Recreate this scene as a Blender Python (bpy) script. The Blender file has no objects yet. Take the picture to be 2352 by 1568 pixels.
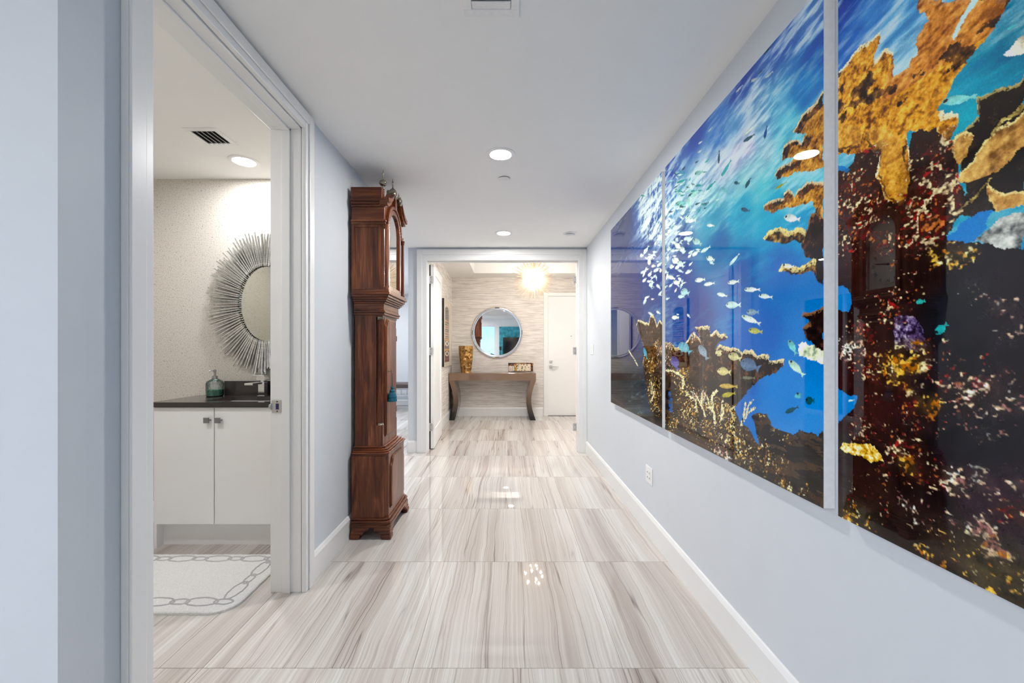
import bpy, math, random
import numpy as np
from mathutils import Vector, Matrix

# ------------------------------------------------------------------ camera, world, exposure
sc = bpy.context.scene
COL = sc.collection
random.seed(7)
F = 960.0
CAMH = 1.31
cam_d = bpy.data.cameras.new('camera')
cam_d.sensor_width = 36.0
cam_d.lens = F / 2352 * 36.0
cam_d.shift_x = 11 / 2352
cam_d.shift_y = 20 / 2352
cam_d.clip_start = 0.02
cam = bpy.data.objects.new('camera', cam_d)
cam.location = (0, 0, CAMH)
cam.rotation_euler = (math.pi / 2, 0, 0)
COL.objects.link(cam)
sc.camera = cam
sc.view_settings.view_transform = 'Standard'
sc.view_settings.look = 'None'
sc.view_settings.gamma = 1.0
sc.view_settings.use_curve_mapping = False
sc.view_settings.exposure = 0.1
sc.cycles.max_bounces = 8
sc.cycles.diffuse_bounces = 5
sc.cycles.glossy_bounces = 4
sc.cycles.transmission_bounces = 8
sc.cycles.transparent_max_bounces = 12
sc.cycles.caustics_reflective = False
sc.cycles.caustics_refractive = False
sc.cycles.sample_clamp_indirect = 6.0
sc.cycles.use_denoising = True
sc.cycles.use_adaptive_sampling = True
sc.cycles.adaptive_threshold = 0.06
sc.cycles.adaptive_min_samples = 16

SKY_STRENGTH = 1.7
LAMP = 400.0          # emission of the recessed lamps
BULB = 420.0          # emission of chandelier bulbs
w = bpy.data.worlds.new('sky'); sc.world = w; w.use_nodes = True
nt = w.node_tree; nt.nodes.clear()
o_ = nt.nodes.new('ShaderNodeOutputWorld'); bg = nt.nodes.new('ShaderNodeBackground')
tc = nt.nodes.new('ShaderNodeTexCoord'); sp = nt.nodes.new('ShaderNodeSeparateXYZ')
rp = nt.nodes.new('ShaderNodeValToRGB')
nz = nt.nodes.new('ShaderNodeTexNoise'); nz.inputs['Scale'].default_value = 3.0; nz.inputs['Detail'].default_value = 6
cr = nt.nodes.new('ShaderNodeValToRGB'); mx = nt.nodes.new('ShaderNodeMix'); mx.data_type = 'RGBA'
nt.links.new(tc.outputs['Generated'], sp.inputs[0]); nt.links.new(sp.outputs['Z'], rp.inputs[0])
nt.links.new(tc.outputs['Generated'], nz.inputs['Vector']); nt.links.new(nz.outputs['Fac'], cr.inputs[0])
e = rp.color_ramp.elements
e[0].position = 0.0; e[0].color = (0.36, 0.60, 0.95, 1)
e[1].position = 0.6; e[1].color = (0.22, 0.46, 0.95, 1)
cr.color_ramp.elements[0].position = 0.5; cr.color_ramp.elements[1].position = 0.85
nt.links.new(cr.outputs['Color'], mx.inputs['Factor'])
nt.links.new(rp.outputs['Color'], mx.inputs['A']); mx.inputs['B'].default_value = (1, 1, 1, 1)
nt.links.new(mx.outputs['Result'], bg.inputs['Color']); bg.inputs['Strength'].default_value = SKY_STRENGTH
nt.links.new(bg.outputs[0], o_.inputs['Surface'])


def portal(loc, rot, sx, sy):
    l = bpy.data.lights.new('daylight_portal', 'AREA'); l.shape = 'RECTANGLE'; l.size = sx; l.size_y = sy
    l.cycles.is_portal = True
    ob = bpy.data.objects.new('daylight_portal', l); ob.location = loc; ob.rotation_euler = rot
    COL.objects.link(ob)


# ------------------------------------------------------------------ helpers
def srgb(r, g=None, b=None):
    if g is None:
        r, g, b = r
    f = lambda c: (c / 255) / 12.92 if c / 255 <= 0.04045 else ((c / 255 + 0.055) / 1.055) ** 2.4
    return (f(r), f(g), f(b), 1.0)


class NT:
    """small node-tree helper"""
    def __init__(self, name):
        self.m = bpy.data.materials.new(name); self.m.use_nodes = True
        self.t = self.m.node_tree; self.t.nodes.clear()
        self.out = self.n('ShaderNodeOutputMaterial'); self.b = self.n('ShaderNodeBsdfPrincipled')
        self.l(self.b.outputs[0], self.out.inputs['Surface'])

    def n(self, typ, **kw):
        nd = self.t.nodes.new(typ)
        for k, v in kw.items():
            if k in nd.inputs:
                nd.inputs[k].default_value = v
            else:
                setattr(nd, k, v)
        return nd

    def l(self, a, b):
        self.t.links.new(a, b)

    def set(self, **kw):
        for k, v in kw.items():
            self.b.inputs[k.replace('_', ' ')].default_value = v
        return self

    def obj(self):
        return self.n('ShaderNodeTexCoord').outputs['Object']

    def mapping(self, src, scale=(1, 1, 1), loc=None):
        mp = self.n('ShaderNodeMapping'); mp.inputs['Scale'].default_value = scale
        if loc is not None:
            self.l(loc, mp.inputs['Location'])
        self.l(src, mp.inputs['Vector'])
        return mp.outputs[0]

    def noise(self, vec, scale=5.0, detail=4.0, rough=0.55, dist=0.0):
        nd = self.n('ShaderNodeTexNoise', Scale=scale, Detail=detail, Roughness=rough, Distortion=dist)
        self.l(vec, nd.inputs['Vector'])
        return nd.outputs['Fac']

    def ramp(self, fac, stops):
        r = self.n('ShaderNodeValToRGB'); el = r.color_ramp.elements
        while len(el) < len(stops):
            el.new(0.5)
        for e_, (p, c) in zip(el, stops):
            e_.position = p
            e_.color = c if len(c) == 4 else (*c, 1)
        self.l(fac, r.inputs[0])
        return r.outputs['Color']

    def math(self, op, a, b=None):
        m = self.n('ShaderNodeMath', operation=op)
        for i, v in enumerate((a, b)):
            if v is None:
                continue
            if isinstance(v, (int, float)):
                m.inputs[i].default_value = v
            else:
                self.l(v, m.inputs[i])
        return m.outputs[0]

    def mix(self, fac, a, b, mode='MIX'):
        m = self.n('ShaderNodeMix', data_type='RGBA', blend_type=mode)
        for nm, v in (('Factor', fac), ('A', a), ('B', b)):
            s = m.inputs[nm] if nm == 'Factor' else [i for i in m.inputs if i.name == nm and i.type == 'RGBA'][0]
            if isinstance(v, (int, float)):
                s.default_value = v
            elif isinstance(v, tuple):
                s.default_value = v if len(v) == 4 else (*v, 1)
            else:
                self.l(v, s)
        return [o for o in m.outputs if o.type == 'RGBA'][0]

    def color(self, c):
        if isinstance(c, tuple):
            self.b.inputs['Base Color'].default_value = c if len(c) == 4 else (*c, 1)
        else:
            self.l(c, self.b.inputs['Base Color'])
        return self

    def bump(self, h, strength=0.2, dist=0.01):
        bp = self.n('ShaderNodeBump', Strength=strength, Distance=dist)
        self.l(h, bp.inputs['Height']); self.l(bp.outputs[0], self.b.inputs['Normal'])
        return self


M = {}


def plain(name, col, rough=0.5, metal=0.0, grain=0.03, scale=60.0, coat=0.0, bump=0.0):
    """paint, plastic, metal: flat colour with a faint procedural variation"""
    k = NT(name)
    n = k.noise(k.obj(), scale, 1 if not bump else 3)
    lo = tuple(max(0, c * (1 - grain)) for c in col[:3]); hi = tuple(min(1, c * (1 + grain)) for c in col[:3])
    k.color(k.ramp(n, [(0.3, lo), (0.7, hi)]))
    k.set(Roughness=rough, Metallic=metal, Coat_Weight=coat, Coat_Roughness=0.05)
    if bump:
        k.bump(n, bump, 0.002)
    M[name] = k.m
    return k.m


plain('wall_paint', (0.64, 0.68, 0.722), 0.55, grain=0.006, scale=8)
plain('ceiling_paint', (0.88, 0.88, 0.872), 0.7, grain=0.005, scale=8)
plain('trim_white', (0.83, 0.83, 0.82), 0.32, grain=0.005, scale=8)
plain('door_white', (0.84, 0.84, 0.84), 0.35, grain=0.005, scale=8)
plain('cabinet_white', (0.87, 0.87, 0.875), 0.12, coat=0.4, grain=0.005, scale=8)
plain('porcelain', (0.86, 0.86, 0.86), 0.06)
plain('plastic_white', (0.84, 0.84, 0.84), 0.35)
plain('chrome', (0.86, 0.86, 0.87), 0.08, 1.0)
plain('nickel', (0.62, 0.61, 0.60), 0.28, 1.0)
plain('pull_grey', (0.30, 0.30, 0.31), 0.35, 0.8)
plain('brass_aged', (0.30, 0.27, 0.21), 0.25, 1.0, grain=0.3)
plain('steel_dark', (0.40, 0.40, 0.40), 0.25, 1.0)
plain('gold_thin', (0.85, 0.74, 0.55), 0.25, 1.0)
plain('rod_silver', (0.80, 0.80, 0.79), 0.16, 1.0, grain=0.2, scale=20)
plain('rod_champagne', (0.62, 0.50, 0.34), 0.35, 0.6)
plain('black', (0.012, 0.012, 0.014), 0.4)
plain('hole_blue', (0.02, 0.025, 0.12), 0.3)
plain('teal_thread', (0.004, 0.10, 0.16), 0.8, grain=0.5, scale=300, bump=0.6)
plain('dial', (0.78, 0.74, 0.62), 0.5, grain=0.06, scale=12)
plain('quartz_dark', (0.045, 0.037, 0.034), 0.12, grain=0.5, scale=400)
plain('leather_brown', (0.065, 0.045, 0.045), 0.4, bump=0.1)
plain('grey_metal', (0.42, 0.44, 0.46), 0.3, 0.6)
plain('gap_dark', (0.01, 0.01, 0.01), 0.9)
plain('canvas', (0.80, 0.77, 0.70), 0.6)
plain('teal_wall', (0.05, 0.36, 0.45), 0.6, grain=0.35, scale=6)
plain('screen', (0.012, 0.012, 0.014), 0.06)
plain('ground_green', (0.06, 0.11, 0.045), 0.9, grain=0.5, scale=0.4)
plain('leaf', (0.05, 0.14, 0.03), 0.6, grain=0.4, scale=8)
plain('bark', (0.22, 0.17, 0.12), 0.9, grain=0.3)
plain('vent_dark', (0.10, 0.10, 0.10), 0.6)
plain('slat', (0.52, 0.52, 0.52), 0.45)

k = NT('mirror_glass'); k.color((0.93, 0.94, 0.94)); k.set(Metallic=1.0, Roughness=0.004); M['mirror_glass'] = k.m
k = NT('mirror_glass_tinted'); k.color((0.56, 0.56, 0.51)); k.set(Metallic=1.0, Roughness=0.02); M['mirror_glass_tinted'] = k.m


def glow(name, col, strength):
    k = NT(name); k.color((0.9, 0.9, 0.9))
    k.b.inputs['Emission Color'].default_value = (*col, 1); k.b.inputs['Emission Strength'].default_value = strength
    M[name] = k.m


glow('lamp_lens', (1.0, 0.965, 0.92), LAMP * 1.45)
glow('lamp_lens_fill', (1.0, 0.965, 0.92), LAMP * 1.15)  # emission of the added living room and foyer fill lamps
glow('lamp_lens_powder', (0.98, 0.985, 1.0), LAMP * 0.78)
glow('bulb', (1.0, 0.91, 0.80), BULB * 1.0)

# thin window pane: mostly clear, a little reflection
k = NT('pane'); gl = k.n('ShaderNodeBsdfGlossy', Roughness=0.0); tr = k.n('ShaderNodeBsdfTransparent')
fr = k.n('ShaderNodeFresnel', IOR=1.3); ms = k.n('ShaderNodeMixShader')
k.l(fr.outputs[0], ms.inputs[0]); k.l(tr.outputs[0], ms.inputs[1]); k.l(gl.outputs[0], ms.inputs[2])
k.l(ms.outputs[0], k.out.inputs['Surface']); M['pane'] = k.m
k = NT('clear_glass'); bp = k.n('ShaderNodeBump', Strength=0.9, Distance=0.006); k.l(k.noise(k.obj(), 55, 2, dist=1.5), bp.inputs['Height'])
gl = k.n('ShaderNodeBsdfGlossy', Roughness=0.03); tr = k.n('ShaderNodeBsdfTransparent', Color=(0.88, 0.92, 0.91, 1)); fr = k.n('ShaderNodeFresnel', IOR=1.6); ms = k.n('ShaderNodeMixShader')
k.l(bp.outputs[0], gl.inputs['Normal']); k.l(bp.outputs[0], fr.inputs['Normal'])
k.l(fr.outputs[0], ms.inputs[0]); k.l(tr.outputs[0], ms.inputs[1]); k.l(gl.outputs[0], ms.inputs[2]); k.l(ms.outputs[0], k.out.inputs['Surface']); M['clear_glass'] = k.m
k = NT('soap_green'); k.color(k.ramp(k.noise(k.obj(), 60, 2), [(0.3, (0.03, 0.30, 0.22)), (0.7, (0.25, 0.70, 0.52))])); k.set(Roughness=0.1); M['soap_green'] = k.m

# polished striped-marble tile; veins run along the length (y)
k = NT('marble_tile')
oi = k.n('ShaderNodeObjectInfo'); cmb = k.n('ShaderNodeCombineXYZ')
r1 = k.math('MULTIPLY', oi.outputs['Random'], 37.0); k.l(r1, cmb.inputs[0]); k.l(k.math('MULTIPLY', oi.outputs['Random'], 91.0), cmb.inputs[1])
ob = k.obj()
wob = k.noise(k.mapping(ob, (0.9, 0.55, 1), cmb.outputs[0]), 2.0, 2, 0.45)
wob2 = k.noise(k.mapping(ob, (3.0, 3.2, 1), cmb.outputs[0]), 2.0, 2, 0.5)
sx = k.n('ShaderNodeSeparateXYZ'); k.l(ob, sx.inputs[0])
xw = k.math('ADD', k.math('ADD', sx.outputs[0], k.math('MULTIPLY', k.math('SUBTRACT', wob, 0.5), 0.065)), k.math('MULTIPLY', k.math('SUBTRACT', wob2, 0.5), 0.013))
vv = k.n('ShaderNodeCombineXYZ'); k.l(xw, vv.inputs[0]); k.l(k.math('MULTIPLY', sx.outputs[1], 0.06), vv.inputs[1])
broad = k.noise(k.mapping(vv.outputs[0], (2.6, 1.0, 1), cmb.outputs[0]), 2.6, 3, 0.55)
fine = k.noise(k.mapping(vv.outputs[0], (34, 3.0, 1), cmb.outputs[0]), 2.2, 5, 0.72)
vein = k.noise(k.mapping(vv.outputs[0], (5.0, 1.6, 1), cmb.outputs[0]), 2.0, 2, 0.5)
vein2 = k.noise(k.mapping(vv.outputs[0], (13, 2.6, 2), cmb.outputs[0]), 2.0, 2, 0.5)
c = k.ramp(broad, [(0.32, (0.72, 0.71, 0.68)), (0.5, (0.625, 0.59, 0.555)), (0.68, (0.47, 0.42, 0.385))])
c = k.mix(k.math('MULTIPLY', k.ramp(fine, [(0.42, (0, 0, 0)), (0.70, (1, 1, 1))]), 0.55), c, (0.40, 0.335, 0.30))
c = k.mix(k.math('MULTIPLY', k.ramp(fine, [(0.30, (1, 1, 1)), (0.46, (0, 0, 0))]), 0.35), c, (0.80, 0.79, 0.765))
d1 = k.math('ABSOLUTE', k.math('SUBTRACT', vein, 0.5)); d2 = k.math('ABSOLUTE', k.math('SUBTRACT', vein2, 0.47))
v1 = k.ramp(d1, [(0.0, (1, 1, 1)), (0.010, (0, 0, 0))]); v2 = k.ramp(d2, [(0.0, (1, 1, 1)), (0.014, (0, 0, 0))])
c = k.mix(k.math('MULTIPLY', v1, k.math('MULTIPLY', k.ramp(broad, [(0.35, (0.0, 0.0, 0.0)), (0.6, (1, 1, 1))]), 0.8)), c, (0.15, 0.11, 0.09))
c = k.mix(k.math('MULTIPLY', v2, 0.38), c, (0.27, 0.215, 0.185))
k.color(c); k.set(Roughness=0.02, Specular_IOR_Level=0.6); M['marble_tile'] = k.m
plain('grout', (0.50, 0.46, 0.42), 0.8)

# horizontal-strand grasscloth
k = NT('grasscloth')
ob = k.obj()
s1 = k.noise(k.mapping(ob, (1.5, 1.5, 60)), 2.0, 6, 0.75); s2 = k.noise(k.mapping(ob, (1.6, 1.6, 95)), 2.0, 3, 0.6)
s3 = k.noise(k.mapping(ob, (0.9, 0.9, 8)), 2.0, 2)
c = k.ramp(s1, [(0.28, (0.46, 0.40, 0.365)), (0.40, (0.70, 0.645, 0.595)), (0.56, (0.86, 0.825, 0.775))])
c = k.mix(k.math('MULTIPLY', k.ramp(s2, [(0.51, (0, 0, 0)), (0.62, (1, 1, 1))]), 0.60), c, (0.24, 0.20, 0.185))
c = k.mix(k.math('MULTIPLY', k.ramp(s3, [(0.46, (0, 0, 0)), (0.62, (1, 1, 1))]), 0.20), c, (0.44, 0.38, 0.36))
k.color(c); k.set(Roughness=0.7); k.bump(s1, 0.15, 0.003); M['grasscloth'] = k.m

# speckled mica wallpaper
k = NT('mica_paper')
ob = k.obj()
v = k.n('ShaderNodeTexVoronoi', Scale=150.0); k.l(ob, v.inputs['Vector'])
n1 = k.noise(ob, 130, 3, 0.7)
c = k.ramp(n1, [(0.34, (0.40, 0.36, 0.305)), (0.46, (0.60, 0.565, 0.51)), (0.7, (0.69, 0.655, 0.60))])
dots = k.noise(ob, 95, 1, 0.5)
c = k.mix(k.math('MULTIPLY', k.ramp(dots, [(0.655, (0, 0, 0)), (0.70, (1, 1, 1))]), 0.75), c, (0.20, 0.175, 0.15))
k.color(c); k.set(Roughness=0.45); k.bump(n1, 0.15, 0.002); M['mica_paper'] = k.m


def wood(name, axis, c0, c1, c2):
    k = NT(name); ob = k.obj()
    s = {'z': (14, 14, 1.3), 'y': (14, 1.3, 14), 'x': (1.3, 14, 14)}[axis]
    f = {'z': (70, 70, 2.2), 'y': (70, 2.2, 70), 'x': (2.2, 70, 70)}[axis]
    n1 = k.noise(k.mapping(ob, s), 1.3, 4, 0.6, 1.2); n2 = k.noise(k.mapping(ob, f), 1.6, 4, 0.7); n3 = k.noise(ob, 2.2, 2)
    c = k.ramp(n1, [(0.28, c0), (0.5, c1), (0.72, c2)])
    c = k.mix(k.math('MULTIPLY', k.ramp(n2, [(0.45, (0, 0, 0)), (0.7, (1, 1, 1))]), 0.6), c, c0)
    c = k.mix(k.math('MULTIPLY', k.ramp(n3, [(0.4, (0, 0, 0)), (0.7, (1, 1, 1))]), 0.35), c, c0)
    k.color(c); k.set(Roughness=0.30, Specular_IOR_Level=0.35, Coat_Weight=0.12, Coat_Roughness=0.10); M[name] = k.m


MAH = ((0.034, 0.008, 0.003), (0.160, 0.040, 0.012), (0.36, 0.115, 0.040))
wood('mahogany', 'z', *MAH); wood('mahogany_across', 'x', *MAH); wood('mahogany_y', 'y', *MAH)

# bronze lacquer of the console: brown above, running out to black at the feet
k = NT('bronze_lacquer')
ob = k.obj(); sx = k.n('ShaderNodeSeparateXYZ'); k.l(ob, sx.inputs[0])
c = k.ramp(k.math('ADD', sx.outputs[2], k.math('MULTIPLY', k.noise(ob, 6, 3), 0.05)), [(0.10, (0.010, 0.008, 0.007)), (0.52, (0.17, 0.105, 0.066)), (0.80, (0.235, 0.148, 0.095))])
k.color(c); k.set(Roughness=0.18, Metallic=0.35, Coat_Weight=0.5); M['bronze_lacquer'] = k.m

k = NT('gold_leaf'); ob = k.obj(); n = k.noise(ob, 26, 4, 0.65)
k.color(k.ramp(n, [(0.33, (0.045, 0.018, 0.006)), (0.48, (0.36, 0.19, 0.05)), (0.7, (0.80, 0.52, 0.20))])); k.set(Metallic=0.75, Roughness=0.3)
k.bump(n, 0.7, 0.012); M['gold_leaf'] = k.m
k = NT('leopard'); ob = k.obj(); v = k.n('ShaderNodeTexVoronoi', Scale=34.0); k.l(ob, v.inputs['Vector'])
k.color(k.ramp(v.outputs['Distance'], [(0.28, (0.01, 0.008, 0.006)), (0.40, (0.66, 0.56, 0.40))])); k.set(Roughness=0.3); M['leopard'] = k.m
k = NT('tortoise'); ob = k.obj(); k.color(k.ramp(k.noise(ob, 22, 4), [(0.4, (0.012, 0.006, 0.004)), (0.52, (0.16, 0.05, 0.015)), (0.66, (0.44, 0.27, 0.09))])); k.set(Roughness=0.2); M['tortoise'] = k.m
k = NT('rug_pile'); ob = k.obj(); n = k.noise(ob, 160, 3, 0.7); k.color(k.ramp(n, [(0.25, (0.76, 0.755, 0.73)), (0.7, (0.95, 0.95, 0.94))])); k.set(Roughness=0.95); k.bump(n, 0.8, 0.008); M['rug_pile'] = k.m
k = NT('rug_grey'); ob = k.obj(); n = k.noise(ob, 160, 3, 0.7); k.color(k.ramp(n, [(0.25, (0.44, 0.44, 0.44)), (0.7, (0.64, 0.64, 0.64))])); k.set(Roughness=0.95); k.bump(n, 0.8, 0.008); M['rug_grey'] = k.m

# gloss face-mounted print: colours from the painted picture, fine grain from noise
k = NT('reef_print')
at = k.n('ShaderNodeVertexColor', layer_name='picture'); g = k.noise(k.obj(), 260, 3, 0.7)
k.color(k.mix(0.45, at.outputs['Color'], k.ramp(g, [(0.3, (0.25, 0.25, 0.25)), (0.7, (0.75, 0.75, 0.75))]), 'OVERLAY'))
k.set(Roughness=0.008, IOR=1.45); M['reef_print'] = k.m
k = NT('gallery_print')
at = k.n('ShaderNodeVertexColor', layer_name='picture'); k.color(at.outputs['Color']); k.set(Roughness=0.03, IOR=1.5); M['gallery_print'] = k.m


class MB:
    """collects geometry; build() links it as one mesh object"""
    def __init__(self):
        self.v = []; self.f = []

    def add(self, vs, fs):
        o = len(self.v); self.v += [tuple(p) for p in vs]; self.f += [tuple(i + o for i in q) for q in fs]
        return self

    def box(self, x0, x1, y0, y1, z0, z1):
        vs = [(x, y, z) for z in (z0, z1) for y in (y0, y1) for x in (x0, x1)]
        return self.add(vs, [(0, 2, 3, 1), (4, 5, 7, 6), (0, 1, 5, 4), (2, 6, 7, 3), (0, 4, 6, 2), (1, 3, 7, 5)])

    def cyl(self, p0, p1, r0, r1=None, n=12, cap=True):
        r1 = r0 if r1 is None else r1
        p0 = Vector(p0); p1 = Vector(p1); d = (p1 - p0).normalized()
        a = d.orthogonal().normalized(); b = d.cross(a)
        vs = []
        for p, r in ((p0, r0), (p1, r1)):
            for i in range(n):
                t = 2 * math.pi * i / n
                vs.append(p + a * (r * math.cos(t)) + b * (r * math.sin(t)))
        fs = [(i, (i + 1) % n, n + (i + 1) % n, n + i) for i in range(n)]
        if cap:
            fs += [tuple(range(n - 1, -1, -1)), tuple(range(n, 2 * n))]
        return self.add(vs, fs)

    def tube(self, pts, r, n=8, closed=False):
        m = len(pts); P = [Vector(p) for p in pts]; vs = []
        up = Vector((0.13, 0.21, 0.97))
        for i in range(m):
            d = (P[(i + 1) % m] - P[i - 1]) if closed else (P[min(i + 1, m - 1)] - P[max(i - 1, 0)])
            d.normalize(); a = d.cross(up)
            if a.length < 1e-4:
                a = d.orthogonal()
            a.normalize(); b = d.cross(a)
            rr = r[i] if isinstance(r, (list, tuple)) else r
            for j in range(n):
                t = 2 * math.pi * j / n
                vs.append(P[i] + a * (rr * math.cos(t)) + b * (rr * math.sin(t)))
        fs = []
        for i in range(m if closed else m - 1):
            for j in range(n):
                i2 = (i + 1) % m
                fs.append((i * n + j, i * n + (j + 1) % n, i2 * n + (j + 1) % n, i2 * n + j))
        if not closed:
            fs += [tuple(range(n - 1, -1, -1)), tuple(range((m - 1) * n, m * n))]
        return self.add(vs, fs)

    def lathe(self, c, prof, n=24, axis='z'):
        vs = []; m = len(prof)
        for r, h in prof:
            for i in range(n):
                t = 2 * math.pi * i / n; a = r * math.cos(t); b = r * math.sin(t)
                p = {'z': (a, b, h), 'x': (h, a, b), 'y': (b, h, a)}[axis]
                vs.append((c[0] + p[0], c[1] + p[1], c[2] + p[2]))
        fs = [(i * n + j, i * n + (j + 1) % n, (i + 1) * n + (j + 1) % n, (i + 1) * n + j) for i in range(m - 1) for j in range(n)]
        fs += [tuple(range(n - 1, -1, -1)), tuple(range((m - 1) * n, m * n))]
        return self.add(vs, fs)

    def prism(self, poly, axis, a, b):
        """extrude a 2-D outline; axis x: (y,z), y: (x,z), z: (x,y)"""
        n = len(poly)
        def pt(p, h):
            return {'x': (h, p[0], p[1]), 'y': (p[0], h, p[1]), 'z': (p[0], p[1], h)}[axis]
        vs = [pt(p, a) for p in poly] + [pt(p, b) for p in poly]
        fs = [(i, (i + 1) % n, n + (i + 1) % n, n + i) for i in range(n)] + [tuple(range(n - 1, -1, -1)), tuple(range(n, 2 * n))]
        return self.add(vs, fs)

    def band(self, inner, outer, axis, a, b):
        """flat strip between two open polylines, extruded"""
        return self.strip(inner, outer, axis, a, b)

    def strip(self, inner, outer, axis, a, b):
        for i in range(len(inner) - 1):
            self.prism([inner[i], inner[i + 1], outer[i + 1], outer[i]], axis, a, b)
        return self

    def build(self, name, mat, parent=None, bevel=0.0, smooth=False, seg=2):
        me = bpy.data.meshes.new(name)
        off = Vector((0, 0, 0))
        p = parent
        while p is not None:
            off += p.location; p = p.parent
        me.from_pydata([(x - off.x, y - off.y, z - off.z) for x, y, z in self.v], [], self.f)
        import bmesh
        bm = bmesh.new(); bm.from_mesh(me); bmesh.ops.recalc_face_normals(bm, faces=bm.faces[:]); bm.to_mesh(me); bm.free()
        me.materials.append(M[mat])
        ob = bpy.data.objects.new(name, me); COL.objects.link(ob)
        if parent is not None:
            ob.parent = parent
        if bevel:
            md = ob.modifiers.new('edge', 'BEVEL'); md.width = bevel; md.segments = seg; md.limit_method = 'ANGLE'; md.angle_limit = math.radians(40)
        if smooth:
            me.polygons.foreach_set('use_smooth', [True] * len(me.polygons))
            md = ob.modifiers.new('split', 'EDGE_SPLIT'); md.split_angle = math.radians(38)
        return ob


def tag(ob, label=None, cat=None, group=None, kind=None):
    for kk, vv_ in (('label', label), ('category', cat), ('group', group), ('kind', kind)):
        if vv_:
            ob[kk] = vv_
    return ob


def thing(name, loc, label, cat, group=None):
    ob = bpy.data.objects.new(name, None); ob.location = loc; ob.empty_display_size = 0.05; COL.objects.link(ob)
    return tag(ob, label, cat, group)


def struct(ob):
    ob['kind'] = 'structure'
    return ob


def boxes(*bs):
    m = MB()
    for b in bs:
        m.box(*b)
    return m


def share(name, me, loc, parent):
    """another object on the same mesh; loc is in world space"""
    ob = bpy.data.objects.new(name, me); COL.objects.link(ob); ob.parent = parent
    off = Vector((0, 0, 0)); p = parent
    while p is not None:
        off += p.location; p = p.parent
    ob.location = Vector(loc) - off
    return ob

# ------------------------------------------------------------------ room shell
XR, XL, XLI, ZC = 1.015, -1.112, -1.27, 2.62
YF = 5.35            # face of the wall with the wide opening
YB = 8.33            # foyer back wall
ZF = 2.755           # foyer ceiling

struct(boxes((-4.6, 2.2, -5.7, 10.0, -0.06, -0.0035)).build('floor', 'grout'))
floor = bpy.data.objects['floor']
TS = 0.8665
tm = boxes((-TS / 2 + 0.0012, TS / 2 - 0.0012, -TS / 2 + 0.0012, TS / 2 - 0.0012, -0.0035, 0.0))
first = tm.build('floor_tile', 'marble_tile', floor)
tile_mesh = first.data
cells = []
for i in range(-5, 5):
    for j in range(-9, 11):
        xc = -1.256 + TS * (i + 0.5); yc = 1.723 + TS * (j + 0.5)
        living = -4.3 < xc < 1.3 and -5.6 < yc < 1.1
        hall = -1.6 < xc < 1.3 and 0.5 < yc < 5.6
        powder = -3.1 < xc < -1.0 and 1.0 < yc < 3.5
        foyer = -1.4 < xc < 2.2 and 5.2 < yc < 8.6
        side = -4.6 < xc < -1.0 and 3.4 < yc < 10
        if living or hall or powder or foyer or side:
            cells.append((xc, yc))
for q, (xc, yc) in enumerate(cells):
    if q == 0:
        first.location = (xc, yc, 0)
    else:
        share('floor_tile', tile_mesh, (xc, yc, 0), floor)

# ceilings
struct(boxes((XLI, 1.135, 0.6, YF + 0.15, ZC, ZC + 0.12), (-4.3, XLI, 0.6, 1.034, ZC, ZC + 0.12)).build('ceiling_hall', 'ceiling_paint'))
struct(boxes((-3.0, XLI, 1.034, 3.34, ZC, ZC + 0.12)).build('ceiling_powder', 'ceiling_paint'))
struct(boxes((-4.6, XLI, 3.34, 9.87, ZC, ZC + 0.12)).build('ceiling_side', 'ceiling_paint'))
struct(boxes((-4.3, 1.135, -5.6, 0.6, 2.95, 3.05), (-4.3, 1.135, 0.6, 0.68, ZC + 0.12, 3.05)).build('ceiling_living', 'ceiling_paint'))
TX0, TX1, TY0, TY1, TZ = -0.62, 1.35, 6.0, 7.84, 3.07
struct(boxes((-1.268, TX0, YF + 0.15, 8.45, ZF, ZF + 0.1), (TX1, 2.05, YF + 0.15, 8.45, ZF, ZF + 0.1),
             (TX0, TX1, YF + 0.15, TY0, ZF, ZF + 0.1), (TX0, TX1, TY1, 8.45, ZF, ZF + 0.1),
             (TX0 - 0.05, TX0, TY0 - 0.05, TY1 + 0.05, ZF + 0.1, TZ), (TX1, TX1 + 0.05, TY0 - 0.05, TY1 + 0.05, ZF + 0.1, TZ),
             (TX0, TX1, TY0 - 0.05, TY0, ZF + 0.1, TZ), (TX0, TX1, TY1, TY1 + 0.05, ZF + 0.1, TZ),
             (TX0 - 0.05, TX1 + 0.05, TY0 - 0.05, TY1 + 0.05, TZ, TZ + 0.08)).build('ceiling_foyer', 'ceiling_paint'))

# walls
struct(boxes((XR, 1.135, -5.6, YF + 0.15, 0, 2.95)).build('wall_right', 'wall_paint'))
struct(boxes((XLI, XL, 1.034, 1.275, 0, ZC), (XLI, XL, 1.275, 2.282, 2.525, ZC), (XLI, XL, 2.282, 3.70, 0, ZC)).build('wall_left', 'wall_paint'))
struct(boxes((-4.3, XLI, 1.034, 1.14, 0, ZC)).build('wall_entry', 'wall_paint'))
struct(boxes((-2.90, XLI, 1.14, 1.155, 0, ZC), (XLI - 0.006, XLI, 1.155, 1.27, 0, ZC), (XLI - 0.006, XLI, 2.29, 3.2, 0, ZC), (XLI - 0.006, XLI, 1.27, 2.29, 2.53, ZC)).build('wall_powder_front', 'mica_paper'))
struct(boxes((-3.0, XLI, 3.2, 3.33, 0, ZC), (-3.0, -2.90, 1.14, 3.2, 0, ZC)).build('wall_powder_back', 'mica_paper'))
struct(boxes((-4.6, -3.0, 3.22, 3.34, 0, ZC), (-3.0, XLI, 3.33, 3.34, 0, ZC)).build('wall_side_front', 'wall_paint'))
OX0, OX1, OZ = -1.028, 0.914, 2.46
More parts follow.
